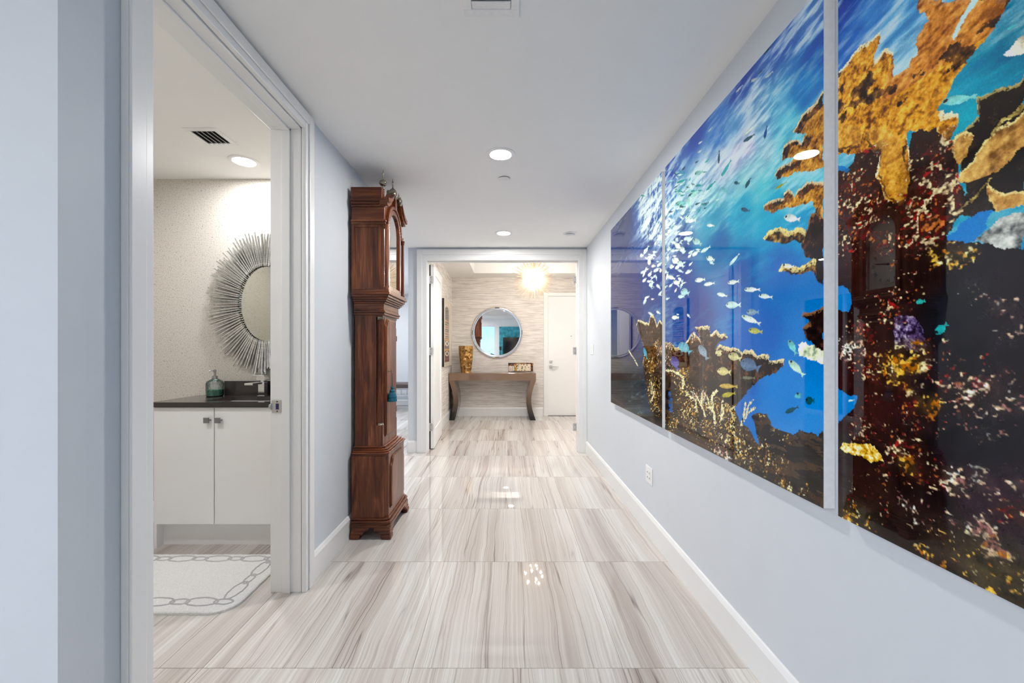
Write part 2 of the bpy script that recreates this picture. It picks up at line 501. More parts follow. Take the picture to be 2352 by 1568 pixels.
struct(boxes((-1.268, OX0 - 0.02, YF, YF + 0.13, 0, ZF + 0.05), (OX1 + 0.02, XR, YF, YF + 0.13, 0, ZF + 0.05),
             (OX0 - 0.02, OX1 + 0.02, YF, YF + 0.13, OZ + 0.02, ZF + 0.05)).build('wall_far', 'wall_paint'))
struct(boxes((XR, 2.05, YF + 0.13, YF + 0.15, 0, ZF), (OX1 + 0.02, XR, YF + 0.13, YF + 0.15, 0, ZF), (-1.12, OX0 - 0.02, YF + 0.13, YF + 0.15, 0, ZF),
             (OX0 - 0.02, OX1 + 0.02, YF + 0.13, YF + 0.15, OZ + 0.02, ZF)).build('wall_foyer_front', 'grasscloth'))
struct(boxes((-1.268, -1.12, YF + 0.13, 9.87, 0, ZF)).build('wall_side_right', 'wall_paint'))
struct(boxes((-1.12, -1.10, YF + 0.15, YB, 0, ZF)).build('wall_foyer_left', 'grasscloth'))
struct(boxes((1.95, 2.05, YF + 0.15, YB, 0, ZF)).build('wall_foyer_right', 'grasscloth'))
DX0, DX1, DZ = 0.80, 1.78, 2.40
struct(boxes((-1.12, DX0, YB, 8.45, 0, ZF), (DX1, 2.05, YB, 8.45, 0, ZF), (DX0, DX1, YB, 8.45, DZ, ZF)).build('wall_foyer_back', 'grasscloth'))
struct(boxes((-4.6, -1.268, 9.75, 9.87, 0, ZC)).build('wall_side_back', 'wall_paint'))
struct(boxes((-4.6, -4.5, 3.34, 4.6, 0, ZC), (-4.6, -4.5, 9.2, 9.75, 0, ZC), (-4.6, -4.5, 4.6, 9.2, 2.45, ZC)).build('wall_side_left', 'wall_paint'))
WX0, WX1, WZ0, WZ1 = -3.95, -0.62, 0.08, 2.62
struct(boxes((-4.3, WX0, -5.6, -5.5, 0, 2.95), (WX1, XR, -5.6, -5.5, 0, 2.95), (WX0, WX1, -5.6, -5.5, WZ1, 2.95), (WX0, WX1, -5.6, -5.5, 0, WZ0)).build('wall_living_back', 'ceiling_paint'))
struct(boxes((-4.3, -4.2, -5.5, -4.9, 0, 2.95), (-4.3, -4.2, 0.5, 1.034, 0, 2.95), (-4.3, -4.2, -4.9, 0.5, WZ1, 2.95), (-4.3, -4.2, -4.9, 0.5, 0, WZ0)).build('wall_living_left', 'wall_paint'))


# windows: frame with posts, each pane a part
def window(name, axis, fixed, a0, a1, z0, z1, n):
    m = MB()
    def bx(u0, u1, za, zb, d=0.035):
        if axis == 'y':
            m.box(u0, u1, fixed - d, fixed + d, za, zb)
        else:
            m.box(fixed - d, fixed + d, u0, u1, za, zb)
    t = 0.06
    bx(a0, a1, z0, z0 + t); bx(a0, a1, z1 - t, z1)
    for i in range(n + 1):
        u = a0 + (a1 - a0 - t) * i / n
        bx(u, u + t, z0 + t, z1 - t)
    fr_ = struct(m.build(name, 'trim_white'))
    for i in range(n):
        u0 = a0 + (a1 - a0 - t) * i / n + t; u1 = a0 + (a1 - a0 - t) * (i + 1) / n
        p = MB()
        if axis == 'y':
            p.box(u0, u1, fixed - 0.004, fixed + 0.004, z0 + t, z1 - t)
        else:
            p.box(fixed - 0.004, fixed + 0.004, u0, u1, z0 + t, z1 - t)
        p.build('pane', 'pane', fr_)
    return fr_


window('window_1', 'y', -5.55, WX0, WX1, WZ0, WZ1, 4)
window('window_2', 'x', -4.25, -4.9, 0.5, WZ0, WZ1, 5)
window('window_3', 'x', -4.55, 4.6, 9.2, 0.0, 2.45, 4)
portal(((WX0 + WX1) / 2, -5.62, 1.35), (math.pi / 2, 0, 0), WX1 - WX0, WZ1 - WZ0)
portal((-4.32, -2.2, 1.35), (0, -math.pi / 2, 0), WZ1 - WZ0, 5.4)
portal((-4.62, 6.9, 1.22), (0, -math.pi / 2, 0), 2.45, 4.6)


# baseboards with a chamfered top
def baseboard(name, runs, h=0.155, t=0.018):
    m = MB()
    for kind, f, a, b, sgn in runs:
        prof = [(f, 0), (f + sgn * t, 0), (f + sgn * t, h - 0.022), (f + sgn * t * 0.45, h - 0.003), (f, h)]
        if kind == 'x':        # board lies on a wall x = f and runs along y
            m.prism([(p[0], p[1]) for p in prof], 'y', a, b)
        else:
            m.prism([(p[0], p[1]) for p in prof], 'x', a, b)
    return struct(m.build(name, 'trim_white'))


baseboard('baseboard_right', [('x', XR, -5.5, YF - 0.02, -1)])
baseboard('baseboard_left', [('x', XL, 1.034, 1.19, 1), ('x', XL, 2.355, 3.70, 1)])
baseboard('baseboard_far', [('y', YF, -1.268, -1.153, -1)])
baseboard('baseboard_entry', [('y', 1.034, -4.2, XL, -1)])
baseboard('baseboard_foyer_left', [('x', -1.10, YF + 0.15, YB, 1)], 0.17)
baseboard('baseboard_foyer_back', [('y', YB, -1.10, DX0 - 0.085, -1)], 0.17)
baseboard('baseboard_foyer_right', [('x', 1.95, YF + 0.15, YB, -1)], 0.17)
baseboard('baseboard_side', [('y', 9.75, -4.5, -1.268, -1), ('x', -1.268, YF, 9.75, -1)])
baseboard('baseboard_living', [('y', -5.5, WX1, XR, 1)])
baseboard('baseboard_powder', [('y', 3.2, -2.9, -2.335, -1), ('x', -2.9, 1.16, 3.2, 1)])

# powder-room door trim: stepped casing, jamb, stop, strike plate
PY0, PY1, PZ = 1.295, 2.262, 2.505
m = MB()
for a, b, s in ((1.20, 1.288, 1), (2.258, 2.345, -1)):
    m.box(XL, -1.088, a, b, 0, 2.60)
    inner = (b - 0.03, b) if s > 0 else (a, a + 0.03)
    outer = (a, a + 0.055) if s > 0 else (b - 0.055, b)
    m.box(-1.088, -1.080, outer[0], outer[1], 0, 2.60)
m.box(XL, -1.088, 1.288, 2.258, 2.512, 2.60); m.box(-1.088, -1.080, 1.255, 2.29, 2.545, 2.60)
t1 = struct(m.build('trim_1', 'trim_white', bevel=0.004))
m = MB(); m.box(XLI - 0.012, XL - 0.004, 1.277, PY0, 0, PZ + 0.018); m.box(XLI - 0.012, XL - 0.004, PY1, 2.280, 0, PZ + 0.018); m.box(XLI - 0.012, XL - 0.004, PY0, PY1, PZ, PZ + 0.018)
m.build('jamb', 'trim_white', t1, bevel=0.002)
m = MB(); m.box(-1.215, -1.172, PY0, PY0 + 0.012, 0, PZ); m.box(-1.215, -1.172, PY1 - 0.012, PY1, 0, PZ); m.box(-1.215, -1.172, PY0, PY1, PZ - 0.012, PZ)
m.build('door_stop', 'trim_white', t1, bevel=0.002)
m = MB(); m.box(-1.272, -1.222, PY1 - 0.004, PY1 - 0.0005, 0.972, 1.040); m.cyl((-1.272, PY1 - 0.002, 1.006), (-1.285, PY1 - 0.002, 1.006), 0.02, 0.012, 10)
pl = m.build('strike_plate', 'nickel', t1, bevel=0.001); tag(pl, 'satin nickel strike plate')
boxes((-1.250, -1.234, PY1 - 0.0055, PY1 - 0.0035, 0.990, 1.022)).build('latch_hole', 'hole_blue', pl)
for zz in (0.980, 1.032):
    MB().cyl((-1.243, PY1 - 0.0055, zz), (-1.243, PY1 - 0.0035, zz), 0.0038, n=8).build('screw', 'black', pl)

# wide foyer opening trim
m = MB(); y0 = YF - 0.022
m.box(-1.153, OX0 + 0.004, y0, YF, 0, 2.595); m.box(OX1 - 0.004, XR, y0, YF, 0, 2.595); m.box(OX0 + 0.004, OX1 - 0.004, y0, YF, OZ - 0.002, 2.595)
m.box(-1.153, -1.085, y0 - 0.008, y0, 0, 2.595); m.box(0.965, XR, y0 - 0.008, y0, 0, 2.595); m.box(-1.085, 0.965, y0 - 0.008, y0, 2.525, 2.595)
t2 = struct(m.build('trim_2', 'trim_white', bevel=0.004))
m = MB(); m.box(OX0 - 0.019, OX0, YF - 0.004, YF + 0.16, 0, OZ + 0.018); m.box(OX1, OX1 + 0.019, YF - 0.004, YF + 0.16, 0, OZ + 0.018); m.box(OX0, OX1, YF - 0.004, YF + 0.16, OZ, OZ + 0.018)
m.build('jamb', 'trim_white', t2, bevel=0.002)
m = MB(); m.box(OX0, OX0 + 0.012, YF + 0.06, YF + 0.10, 0, OZ); m.box(OX1 - 0.012, OX1, YF + 0.06, YF + 0.10, 0, OZ); m.box(OX0 + 0.012, OX1 - 0.012, YF + 0.06, YF + 0.10, OZ - 0.012, OZ)
m.build('door_stop', 'trim_white', t2, bevel=0.002)


def hinge(parent, x, y, z, sx):
    m = MB(); m.cyl((x, y, z - 0.05), (x, y, z + 0.05), 0.008, n=10); m.box(x, x + sx * 0.045, y - 0.018, y - 0.012, z - 0.05, z + 0.05)
    m.box(x - 0.004, x + 0.004, y - 0.02, y + 0.02, z - 0.05, z + 0.05)
    h = m.build('hinge', 'nickel', parent)
    for dz in (-0.03, 0.03):
        MB().cyl((x + sx * 0.022, y - 0.0195, z + dz), (x + sx * 0.022, y - 0.0175, z + dz), 0.005, n=8).build('screw', 'black', h)


# open left leaf (shaker panel), hinged on the left jamb
def leaf(name, hx, hy, ang, L, th, side):
    ob = bpy.data.objects.new(name, None); COL.objects.link(ob); ob.location = (hx, hy, 0); ob['kind'] = 'structure'
    z1 = OZ - 0.012; s = 0.125
    d = Vector((math.sin(ang), math.cos(ang), 0)); nrm = Vector((d.y, -d.x, 0)) * side
    def bx(l0, l1, t0, t1, za, zb, nm, mat='door_white', par=None):
        m = MB(); vs = []
        for z in (za, zb):
            for l, t in ((l0, t0), (l1, t0), (l1, t1), (l0, t1)):
                p = Vector((hx, hy, z)) + d * l + nrm * t
                vs.append(p)
        m.add(vs, [(3, 2, 1, 0), (4, 5, 6, 7), (0, 1, 5, 4), (1, 2, 6, 5), (2, 3, 7, 6), (3, 0, 4, 7)])
        return m.build(nm, mat, par or ob, bevel=0.003)
    bx(0, s, 0, th, 0.01, z1, 'stile'); bx(L - s, L, 0, th, 0.01, z1, 'stile')
    bx(s, L - s, 0, th, z1 - s, z1, 'rail'); bx(s, L - s, 0, th, 0.01, 0.01 + 0.24, 'rail')
    bx(s, L - s, 0.012, th - 0.012, 0.25, z1 - s, 'panel')
    return ob


l1 = leaf('door_1', -1.012, YF + 0.168, math.radians(-2.6), 0.94, 0.045, 1)
for zz in (2.235, 1.295, 0.30):
    hinge(l1, -1.024, YF + 0.155, zz, 1)
boxes((-1.030, -1.0125, YF + 0.172, YF + 0.180, 0.01, 2.44)).build('gap_shade', 'gap_dark', l1)  # black strip standing in for the darkness seen through the hinge gap
l3 = leaf('door_3', 0.905, YF + 0.17, math.radians(62), 0.90, 0.045, 1)
for zz in (2.235, 1.30, 0.30):
    hinge(l3, 0.908, YF + 0.150, zz, -1)

# entry door in the foyer back wall
m = MB(); m.box(DX0 - 0.075, DX0 + 0.012, YB - 0.018, YB, 0, DZ + 0.055); m.box(DX1 - 0.012, DX1 + 0.075, YB - 0.018, YB, 0, DZ + 0.055); m.box(DX0 + 0.012, DX1 - 0.012, YB - 0.018, YB, DZ - 0.012, DZ + 0.055)
t3 = struct(m.build('trim_3', 'trim_white', bevel=0.003))
d2 = struct(boxes((DX0 + 0.016, DX1 - 0.016, YB + 0.016, YB + 0.06, 0.008, DZ - 0.018)).build('door_2', 'door_white', bevel=0.002))
boxes((DX0, DX0 + 0.016, YB, YB + 0.1, 0, DZ), (DX1 - 0.016, DX1, YB, YB + 0.1, 0, DZ), (DX0, DX1, YB, YB + 0.1, DZ - 0.018, DZ), (DX0, DX1, YB + 0.07, YB + 0.1, 0, DZ)).build('jamb', 'trim_white', t3)
boxes((DX0 + 0.016, DX1 - 0.016, YB - 0.005, YB + 0.06, 0.0, 0.008)).build('threshold', 'vent_dark', d2)
m = MB(); m.cyl((0.872, YB + 0.016, 0.985), (0.872, YB - 0.045, 0.985), 0.012, n=12); m.box(0.860, 1.02, YB - 0.055, YB - 0.04, 0.975, 0.995)
hd = m.build('door_handle', 'nickel', d2, bevel=0.003); tag(hd, 'brushed nickel lever handle')
boxes((0.842, 0.902, YB + 0.006, YB + 0.016, 0.945, 1.012)).build('escutcheon', 'nickel', hd, bevel=0.003)
boxes((0.848, 0.897, YB - 0.002, YB + 0.016, 1.060, 1.110)).build('deadbolt', 'nickel', d2, bevel=0.004)
MB().cyl((1.275, YB + 0.017, 1.59), (1.275, YB + 0.010, 1.59), 0.008, n=12).build('peephole', 'black', d2)


# ------------------------------------------------------------------ recessed lamps, vents, detectors
def ring(m, c, r0, r1, z0, z1, n=32):
    m.lathe(c, [(r1, z1), (r1, z0 + 0.002), (r1 - 0.003, z0), (r0 + 0.004, z0), (r0, z0 + 0.004), (r0, z1)], n)
    m.f = m.f[:-2]
    return m


def downlight(x, y, z, label, group='recessed ceiling lamps', r=0.098, lens='lamp_lens'):
    t = thing('recessed_lamp', (x, y, z), label, 'lamp', group)
    ring(MB(), (x, y, z), r * 0.70, r, -0.006, 0.0).build('trim_ring', 'plastic_white', t, smooth=True)
    m = MB(); m.lathe((x, y, z), [(r * 0.70, -0.0045), (r * 0.66, -0.0015)], 24); m.f = [m.f[-2]]; m.build('lens', lens, t)
    return t


downlight(-0.044, 2.795, ZC, 'round recessed lamp in the hall ceiling, nearer one above the clock')
downlight(-0.04, 4.675, ZC, 'round recessed lamp in the hall ceiling, farther one before the wide opening')
downlight(-1.825, 2.90, ZC, 'round recessed lamp in the powder room ceiling beside the vent', lens='lamp_lens_powder')
for x in (-2.15, -3.05, -3.85):  # unseen lamps added as fill light, kept outside the mirror's view
    for y in (-1.7, -3.1, -4.5):
        downlight(x, y, 2.95, 'added unseen fill lamp in the living room ceiling behind the viewer', 'added living room fill lamps', lens='lamp_lens_fill')
downlight(-2.15, 1.62, ZC, 'added unseen fill lamp near the entry of the powder room ceiling', lens='lamp_lens_powder')  # added out of view to light the vanity front
downlight(0.10, 5.72, ZF, 'added unseen fill lamp in the foyer ceiling just inside the wide opening', lens='lamp_lens_fill')  # this and the next are added out of view to lift the foyer
downlight(1.62, 6.6, ZF, 'added unseen fill lamp in the foyer ceiling right of the tray', lens='lamp_lens_fill')
downlight(-1.9, 7.2, ZC, 'added unseen fill lamp in the side room ceiling nearest the foyer wall')  # this and the next two are added unseen to brighten the side room
downlight(-2.6, 6.0, ZC, 'added unseen fill lamp over the middle of the room with the bench')
downlight(-2.6, 8.4, ZC, 'added unseen fill lamp above the bench in the side room')

# hall ceiling register, its edge cut by the top of the frame
rx0, rx1, ry1 = -0.168, 0.047, 1.635; ry0 = 1.635 - 0.215
t = thing('ceiling_register', ((rx0 + rx1) / 2, (ry0 + ry1) / 2, ZC), 'white square air register in the hall ceiling at the top edge', 'vent')
boxes((rx0, rx1, ry0, ry0 + 0.035, ZC - 0.008, ZC), (rx0, rx1, ry1 - 0.035, ry1, ZC - 0.008, ZC), (rx0, rx0 + 0.033, ry0 + 0.035, ry1 - 0.035, ZC - 0.008, ZC), (rx1 - 0.033, rx1, ry0 + 0.035, ry1 - 0.035, ZC - 0.008, ZC)).build('frame', 'plastic_white', t, bevel=0.002)
boxes((rx0 + 0.033, rx1 - 0.033, ry0 + 0.035, ry1 - 0.035, ZC - 0.0015, ZC)).build('duct', 'slat', t)
for q in range(3):
    ys = ry0 + 0.037 + q * 0.049
    m = MB(); m.prism([(ys, ZC - 0.0125), (ys + 0.004, ZC - 0.0145), (ys + 0.047, ZC - 0.0035), (ys + 0.044, ZC - 0.0018)], 'x', rx0 + 0.035, rx1 - 0.035); m.build('louvre', 'plastic_white', t)

# sprinkler cap, smoke detector
t = thing('sprinkler_cap', (-0.024, 3.19, ZC), 'small flat round sprinkler cap in the hall ceiling', 'sprinkler')
MB().lathe((-0.024, 3.19, ZC), [(0.043, -0.009), (0.046, -0.007), (0.046, -0.005)], 28).build('cover_plate', 'plastic_white', t, smooth=True)
MB().lathe((-0.024, 3.19, ZC), [(0.044, -0.005), (0.040, 0.0)], 28).build('shadow_gap', 'vent_dark', t, smooth=True)
t = thing('smoke_detector', (0.70, 4.69, ZC), 'white round smoke detector on the hall ceiling near the opening', 'smoke detector')
MB().lathe((0.70, 4.69, ZC), [(0.068, -0.012), (0.074, -0.009), (0.075, 0.0)], 32).build('base', 'plastic_white', t, smooth=True)
MB().lathe((0.70, 4.69, ZC), [(0.036, -0.036), (0.052, -0.033), (0.058, -0.024), (0.058, -0.020)], 32).build('cap', 'plastic_white', t, smooth=True)
MB().lathe((0.70, 4.69, ZC), [(0.050, -0.020), (0.052, -0.012)], 32).build('vent_band', 'slat', t, smooth=True)


def vent(x0, x1, y0, y1, z, n, label, along):
    t = thing('ceiling_vent', ((x0 + x1) / 2, (y0 + y1) / 2, z), label, 'vent')
    b = 0.03
    boxes((x0, x1, y0, y0 + b, z - 0.006, z), (x0, x1, y1 - b, y1, z - 0.006, z), (x0, x0 + b, y0 + b, y1 - b, z - 0.006, z), (x1 - b, x1, y0 + b, y1 - b, z - 0.006, z)).build('frame', 'plastic_white', t, bevel=0.002)
    boxes((x0 + b, x1 - b, y0 + b, y1 - b, z - 0.001, z)).build('duct', 'gap_dark', t)
    for q in range(n):
        if along == 'y':
            u = x0 + b + (x1 - x0 - 2 * b) * (q + 0.1) / n; wd = (x1 - x0 - 2 * b) / n * 0.85
            wd *= 0.8
            MB().prism([(u + wd, z - 0.016), (u + wd - 0.003, z - 0.017), (u, z - 0.003), (u + 0.003, z - 0.002)], 'y', y0 + b, y1 - b).build('slat', 'slat', t)
        else:
            u = x0 + b + (x1 - x0 - 2 * b) * (q + 0.1) / n; wd = (x1 - x0 - 2 * b) / n * 0.5
            boxes((u, u + wd, y0 + b, y1 - b, z - 0.006, z - 0.001)).build('slat', 'plastic_white', t)


vent(-1.922, -1.716, 2.463, 2.668, ZC, 5, 'square white louvred vent in the powder room ceiling', 'y')
vent(-1.02, -0.83, 6.72, 6.95, ZF, 5, 'small slotted vent in the foyer ceiling by the tray', 'x')

# switch and outlet on the right wall
t = thing('light_switch', (XR, 4.995, 1.32), 'white rocker light switch on the right wall by the opening', 'switch')
boxes((XR - 0.006, XR, 4.925, 5.065, 1.258, 1.382)).build('plate', 'plastic_white', t, bevel=0.003)
boxes((XR - 0.010, XR - 0.006, 4.945, 4.985, 1.285, 1.355)).build('rocker', 'plastic_white', t, bevel=0.002)
boxes((XR - 0.010, XR - 0.006, 5.005, 5.045, 1.285, 1.355)).build('rocker', 'plastic_white', t, bevel=0.002)
t = thing('power_outlet', (XR, 2.98, 0.42), 'white double power outlet low on the right wall', 'outlet')
boxes((XR - 0.006, XR, 2.912, 3.048, 0.360, 0.482)).build('plate', 'plastic_white', t, bevel=0.003)
boxes((XR - 0.008, XR - 0.006, 2.940, 3.020, 0.385, 0.457)).build('receptacle', 'plastic_white', t, bevel=0.001)
for yy in (2.960, 3.000):
    for zz in (0.402, 0.438):
        boxes((XR - 0.0088, XR - 0.008, yy - 0.006, yy - 0.003, zz - 0.006, zz + 0.006), (XR - 0.0088, XR - 0.008, yy + 0.004, yy + 0.007, zz - 0.005, zz + 0.005)).build('slot', 'vent_dark', t)

# ------------------------------------------------------------------ longcase clock, front turned to +x
CK = thing('longcase_clock', (-0.97, 3.16, 0), 'tall mahogany longcase clock with arched hood standing against the left wall', 'clock')
CY = 3.16


def plan(y0, y1, xf, cham, off=0.0, xb=-1.085):
    """plan outline with canted front corners, widened by off on three sides"""
    return [(xb, y0 - off), (xf + off - cham, y0 - off), (xf + off, y0 - off + cham), (xf + off, y1 + off - cham), (xf + off - cham, y1 + off), (xb, y1 + off)]


def steps(levels, y0, y1, xf, cham):
    m = MB()
    for z0, z1, off in levels:
        m.prism(plan(y0, y1, xf, cham, off), 'z', z0, z1)
    return m


# feet: scrolled bracket feet
for sx in (0, 1):
    for sy in (-1, 1):
        yo = 2.888 if sy < 0 else 3.432; xo = -0.808 if sx else -1.086
        dx = -1 if sx else 1; dy = 1 if sy < 0 else -1
        m = MB()
        P = lambda a, b: (xo + dx * a, yo + dy * b)
        m.prism([P(0.004, 0.004), P(0.118, 0.004), P(0.118, 0.05), P(0.05, 0.05), P(0.05, 0.118), P(0.004, 0.118)], 'z', 0.050, 0.084)
        m.prism([P(0, 0), P(0.088, 0), P(0.088, 0.05), P(0.05, 0.05), P(0.05, 0.088), P(0, 0.088)], 'z', 0.030, 0.056)
        m.prism([P(-0.004, -0.004), P(0.066, -0.004), P(0.066, 0.045), P(0.045, 0.066), P(-0.004, 0.066)], 'z', 0.0, 0.034)
        m.build('foot', 'mahogany_across', CK, bevel=0.010, seg=3)
steps([(0.078, 0.100, 0.024), (0.100, 0.112, 0.019), (0.112, 0.126, 0.022), (0.126, 0.142, 0.010)], 2.91, 3.41, -0.835, 0.02).build('base_moulding', 'mahogany_across', CK, bevel=0.005, seg=3)
MB().prism(plan(2.91, 3.41, -0.835, 0.035), 'z', 0.140, 0.572).build('base', 'mahogany', CK, bevel=0.003)
# raised base panel with ogee-cut corners
oc = lambda y0, y1, z0, z1, c: [(y0, z0), (y1, z0), (y1, z1 - c), (y1 - c * 0.35, z1 - c * 0.75), (y1 - c * 0.6, z1 - c * 0.3), (y1 - c, z1), (y0 + c, z1), (y0 + c * 0.6, z1 - c * 0.3), (y0 + c * 0.35, z1 - c * 0.75), (y0, z1 - c)]
MB().prism(oc(2.985, 3.335, 0.195, 0.545, 0.06), 'x', -0.835, -0.822).build('base_panel', 'mahogany', CK, bevel=0.006, seg=3)
MB().prism(oc(2.978, 3.342, 0.188, 0.552, 0.06), 'x', -0.835, -0.829).build('panel_bead', 'mahogany', CK, bevel=0.002)
steps([(0.570, 0.585, 0.052), (0.585, 0.596, 0.060), (0.596, 0.606, 0.048), (0.606, 0.616, 0.034), (0.616, 0.630, 0.014)], 2.97, 3.35, -0.885, 0.02).build('waist_moulding', 'mahogany_across', CK, bevel=0.005, seg=3)
# trunk with notched corners for the fluted columns
m = MB(); nc = 0.045
m.prism([(-1.082, 2.97), (-0.885 - nc, 2.97), (-0.885 - nc, 2.97 + nc), (-0.885, 2.97 + nc), (-0.885, 3.35 - nc), (-0.885 - nc, 3.35 - nc), (-0.885 - nc, 3.35), (-1.082, 3.35)], 'z', 0.628, 1.578)
for ya in (2.97, 3.35 - nc):
    m.box(-0.885 - nc, -0.885, ya, ya + nc, 0.628, 0.775); m.box(-0.885 - nc, -0.885, ya, ya + nc, 1.545, 1.578)
m.build('trunk', 'mahogany', CK, bevel=0.002)
for ya in (2.97 + 0.026, 3.35 - 0.026):
    m = MB(); n = 40; vs = []
    for z in (0.79, 1.53):
        for i in range(n):
            t = 2 * math.pi * i / n; r = 0.0245 if (i // 2) % 2 else 0.0205
            vs.append((-0.911 + r * math.cos(t), ya + r * math.sin(t), z))
    m.add(vs, [(i, (i + 1) % n, n + (i + 1) % n, n + i) for i in range(n)] + [tuple(range(n - 1, -1, -1)), tuple(range(n, 2 * n))])
    c_ = m.build('quarter_column', 'mahogany', CK)
    for z0 in (0.775, 1.530):
        MB().lathe((-0.911, ya, z0), [(0.026, 0), (0.027, 0.004), (0.024, 0.008), (0.026, 0.012), (0.026, 0.016)], 20).build('collar', 'brass_aged', c_, smooth=True)
td = MB().prism(oc(3.032, 3.288, 0.695, 1.530, 0.05), 'x', -0.885, -0.872).build('trunk_door', 'mahogany', CK, bevel=0.004)
MB().prism(oc(3.024, 3.296, 0.687, 1.538, 0.05), 'x', -0.886, -0.878).build('door_bead', 'mahogany', td, bevel=0.003)
m = MB(); m.lathe((-0.872, 3.062, 1.155), [(0.010, 0), (0.010, 0.003), (0.004, 0.004)], 14, 'x'); m.cyl((-0.872, 3.062, 1.155), (-0.845, 3.062, 1.155), 0.003, n=8); m.tube([(-0.845, 3.062 + 0.010 * math.cos(a), 1.155 + 0.010 * math.sin(a)) for a in np.linspace(0, 2 * math.pi, 13)[:-1]], 0.0025, 6, True)
m.build('door_key', 'brass_aged', td, smooth=True)
for zz in (0.85, 1.40):
    MB().cyl((-0.876, 3.300, zz - 0.02), (-0.876, 3.300, zz + 0.02), 0.006, n=8).build('door_hinge', 'brass_aged', td)

# hood
steps([(1.560, 1.576, 0.016), (1.576, 1.590, 0.022), (1.590, 1.602, 0.014), (1.602, 1.642, 0.012), (1.642, 1.655, 0.022), (1.655, 1.668, 0.034), (1.668, 1.682, 0.044), (1.682, 1.700, 0.054), (1.700, 1.716, 0.066), (1.716, 1.733, 0.060)], 2.97, 3.35, -0.885, 0.004).build('hood_moulding', 'mahogany_across', CK, bevel=0.004, seg=3)
HB, HF = -1.088, -0.862
m = MB()
m.box(HB, -0.935, 2.925, 3.395, 1.733, 2.40)
m.box(-0.935, -0.885, 2.925, 2.945, 1.733, 2.40); m.box(-0.935, -0.885, 3.375, 3.395, 1.733, 2.40)
m.build('hood_body', 'mahogany', CK, bevel=0.002)
for yo in (2.925, 3.395):
    s = -1 if yo < 3 else 1
    a, b = sorted((yo, yo + s * 0.007))
    boxes((HB, -1.066, a, b, 1.733, 2.19), (-1.066, -0.885, a, b, 2.170, 2.19), (-0.900, -0.885, a, b, 1.733, 2.17), (-1.066, -0.900, a, b, 1.733, 1.745)).build('side_frame', 'mahogany', CK, bevel=0.002)
    m = MB()
    for z0, z1, o in ((2.190, 2.205, 0.012), (2.205, 2.220, 0.020), (2.312, 2.328, 0.014), (2.328, 2.345, 0.024), (2.345, 2.361, 0.032)):
        a, b = sorted((yo, yo + s * o))
        m.box(HB, HF + 0.006 + o * 0.6, a, b, z0, z1)
    a, b = sorted((yo, yo + s * 0.006)); m.box(HB, HF + 0.004, a, b, 2.22, 2.312)
    a, b = sorted((yo + s * 0.018, yo - s * 0.05)); m.box(HB, HF - 0.01, a, b, 2.361, 2.446)
    m.build('cornice', 'mahogany_across', CK, bevel=0.004, seg=3)
boxes((HB, -0.90, 2.945, 3.375, 2.40, 2.44)).build('hood_top', 'mahogany_y', CK)
# tympanum above the arch
ys = np.linspace(2.925, 3.395, 41); RA, ZS = 0.178, 2.185
top = lambda y: 2.325 + 0.12 * (1 - min(1, abs(y - CY) / 0.235)) ** 0.9 * 1.0
inn = [(y, ZS + math.sqrt(max(0, RA ** 2 - (y - CY) ** 2))) for y in ys]; out = [(y, max(top(y), i[1] + 0.012)) for y, i in zip(ys, inn)]
MB().strip(inn, out, 'x', -0.885, HF).build('tympanum', 'mahogany_y', CK)
boxes((-0.885, HF, 2.925, CY - RA, 1.733, ZS)).build('hood_stile', 'mahogany', CK)
boxes((-0.885, HF, CY + RA, 3.395, 1.733, ZS)).build('hood_stile', 'mahogany', CK)


def arch_path(r, z0, n=24):
    return [(CY - r, z0)] + [(CY - r * math.cos(t), ZS + r * math.sin(t)) for t in np.linspace(0, math.pi, n)] + [(CY + r, z0)]


dr = MB().strip(arch_path(0.138, 1.775), arch_path(0.172, 1.742), 'x', -0.872, -0.848)
dr.box(-0.872, -0.848, CY - 0.172, CY + 0.172, 1.740, 1.775)
hdoor = dr.build('hood_door', 'mahogany', CK, bevel=0.003)
m = MB(); m.add([(-0.862, y, z) for y, z in arch_path(0.140, 1.773)], [tuple(range(26))]); m.build('door_glass', 'pane', hdoor)
MB().strip([(CY - 0.176 * math.cos(t), ZS + 0.176 * math.sin(t)) for t in np.linspace(0, math.pi, 25)], [(CY - 0.200 * math.cos(t), ZS + 0.200 * math.sin(t)) for t in np.linspace(0, math.pi, 25)], 'x', -0.862, -0.842).build('arch_moulding', 'mahogany_y', CK, bevel=0.004)
for yc in (2.932, 3.388):
    c_ = MB().lathe((-0.848, yc, 0), [(0.016, 1.735), (0.016, 1.750), (0.012, 1.758), (0.0125, 1.77), (0.0115, 2.0), (0.010, 2.155), (0.014, 2.165), (0.014, 2.175), (0.017, 2.182), (0.017, 2.192)], 18).build('hood_column', 'mahogany', CK, smooth=True)
# swan-neck pediment, rosettes, plinth, finials
for s in (-1, 1):
    lo = [(0.262, 2.318), (0.225, 2.322), (0.185, 2.338), (0.145, 2.368), (0.112, 2.410), (0.088, 2.452)]
    hi = [(0.268, 2.365), (0.222, 2.372), (0.175, 2.392), (0.130, 2.424), (0.092, 2.462), (0.074, 2.486)]
    MB().strip([(CY + s * a, z) for a, z in lo], [(CY + s * a, z) for a, z in hi], 'x', -0.885, -0.830).build('swan_neck', 'mahogany_y', CK, bevel=0.003)
    MB().strip([(CY + s * (a + 0.004), z + 0.020) for a, z in lo], [(CY + s * a, z + 0.004) for a, z in hi], 'x', -0.830, -0.818).build('neck_moulding', 'mahogany_y', CK, bevel=0.003)
    r_ = MB().lathe((-0.832, CY + s * 0.074, 2.456), [(0.034, -0.05), (0.034, 0.008), (0.028, 0.014), (0.020, 0.012), (0.012, 0.018), (0.004, 0.020)], 20, 'x').build('rosette', 'brass_aged', CK, smooth=True)
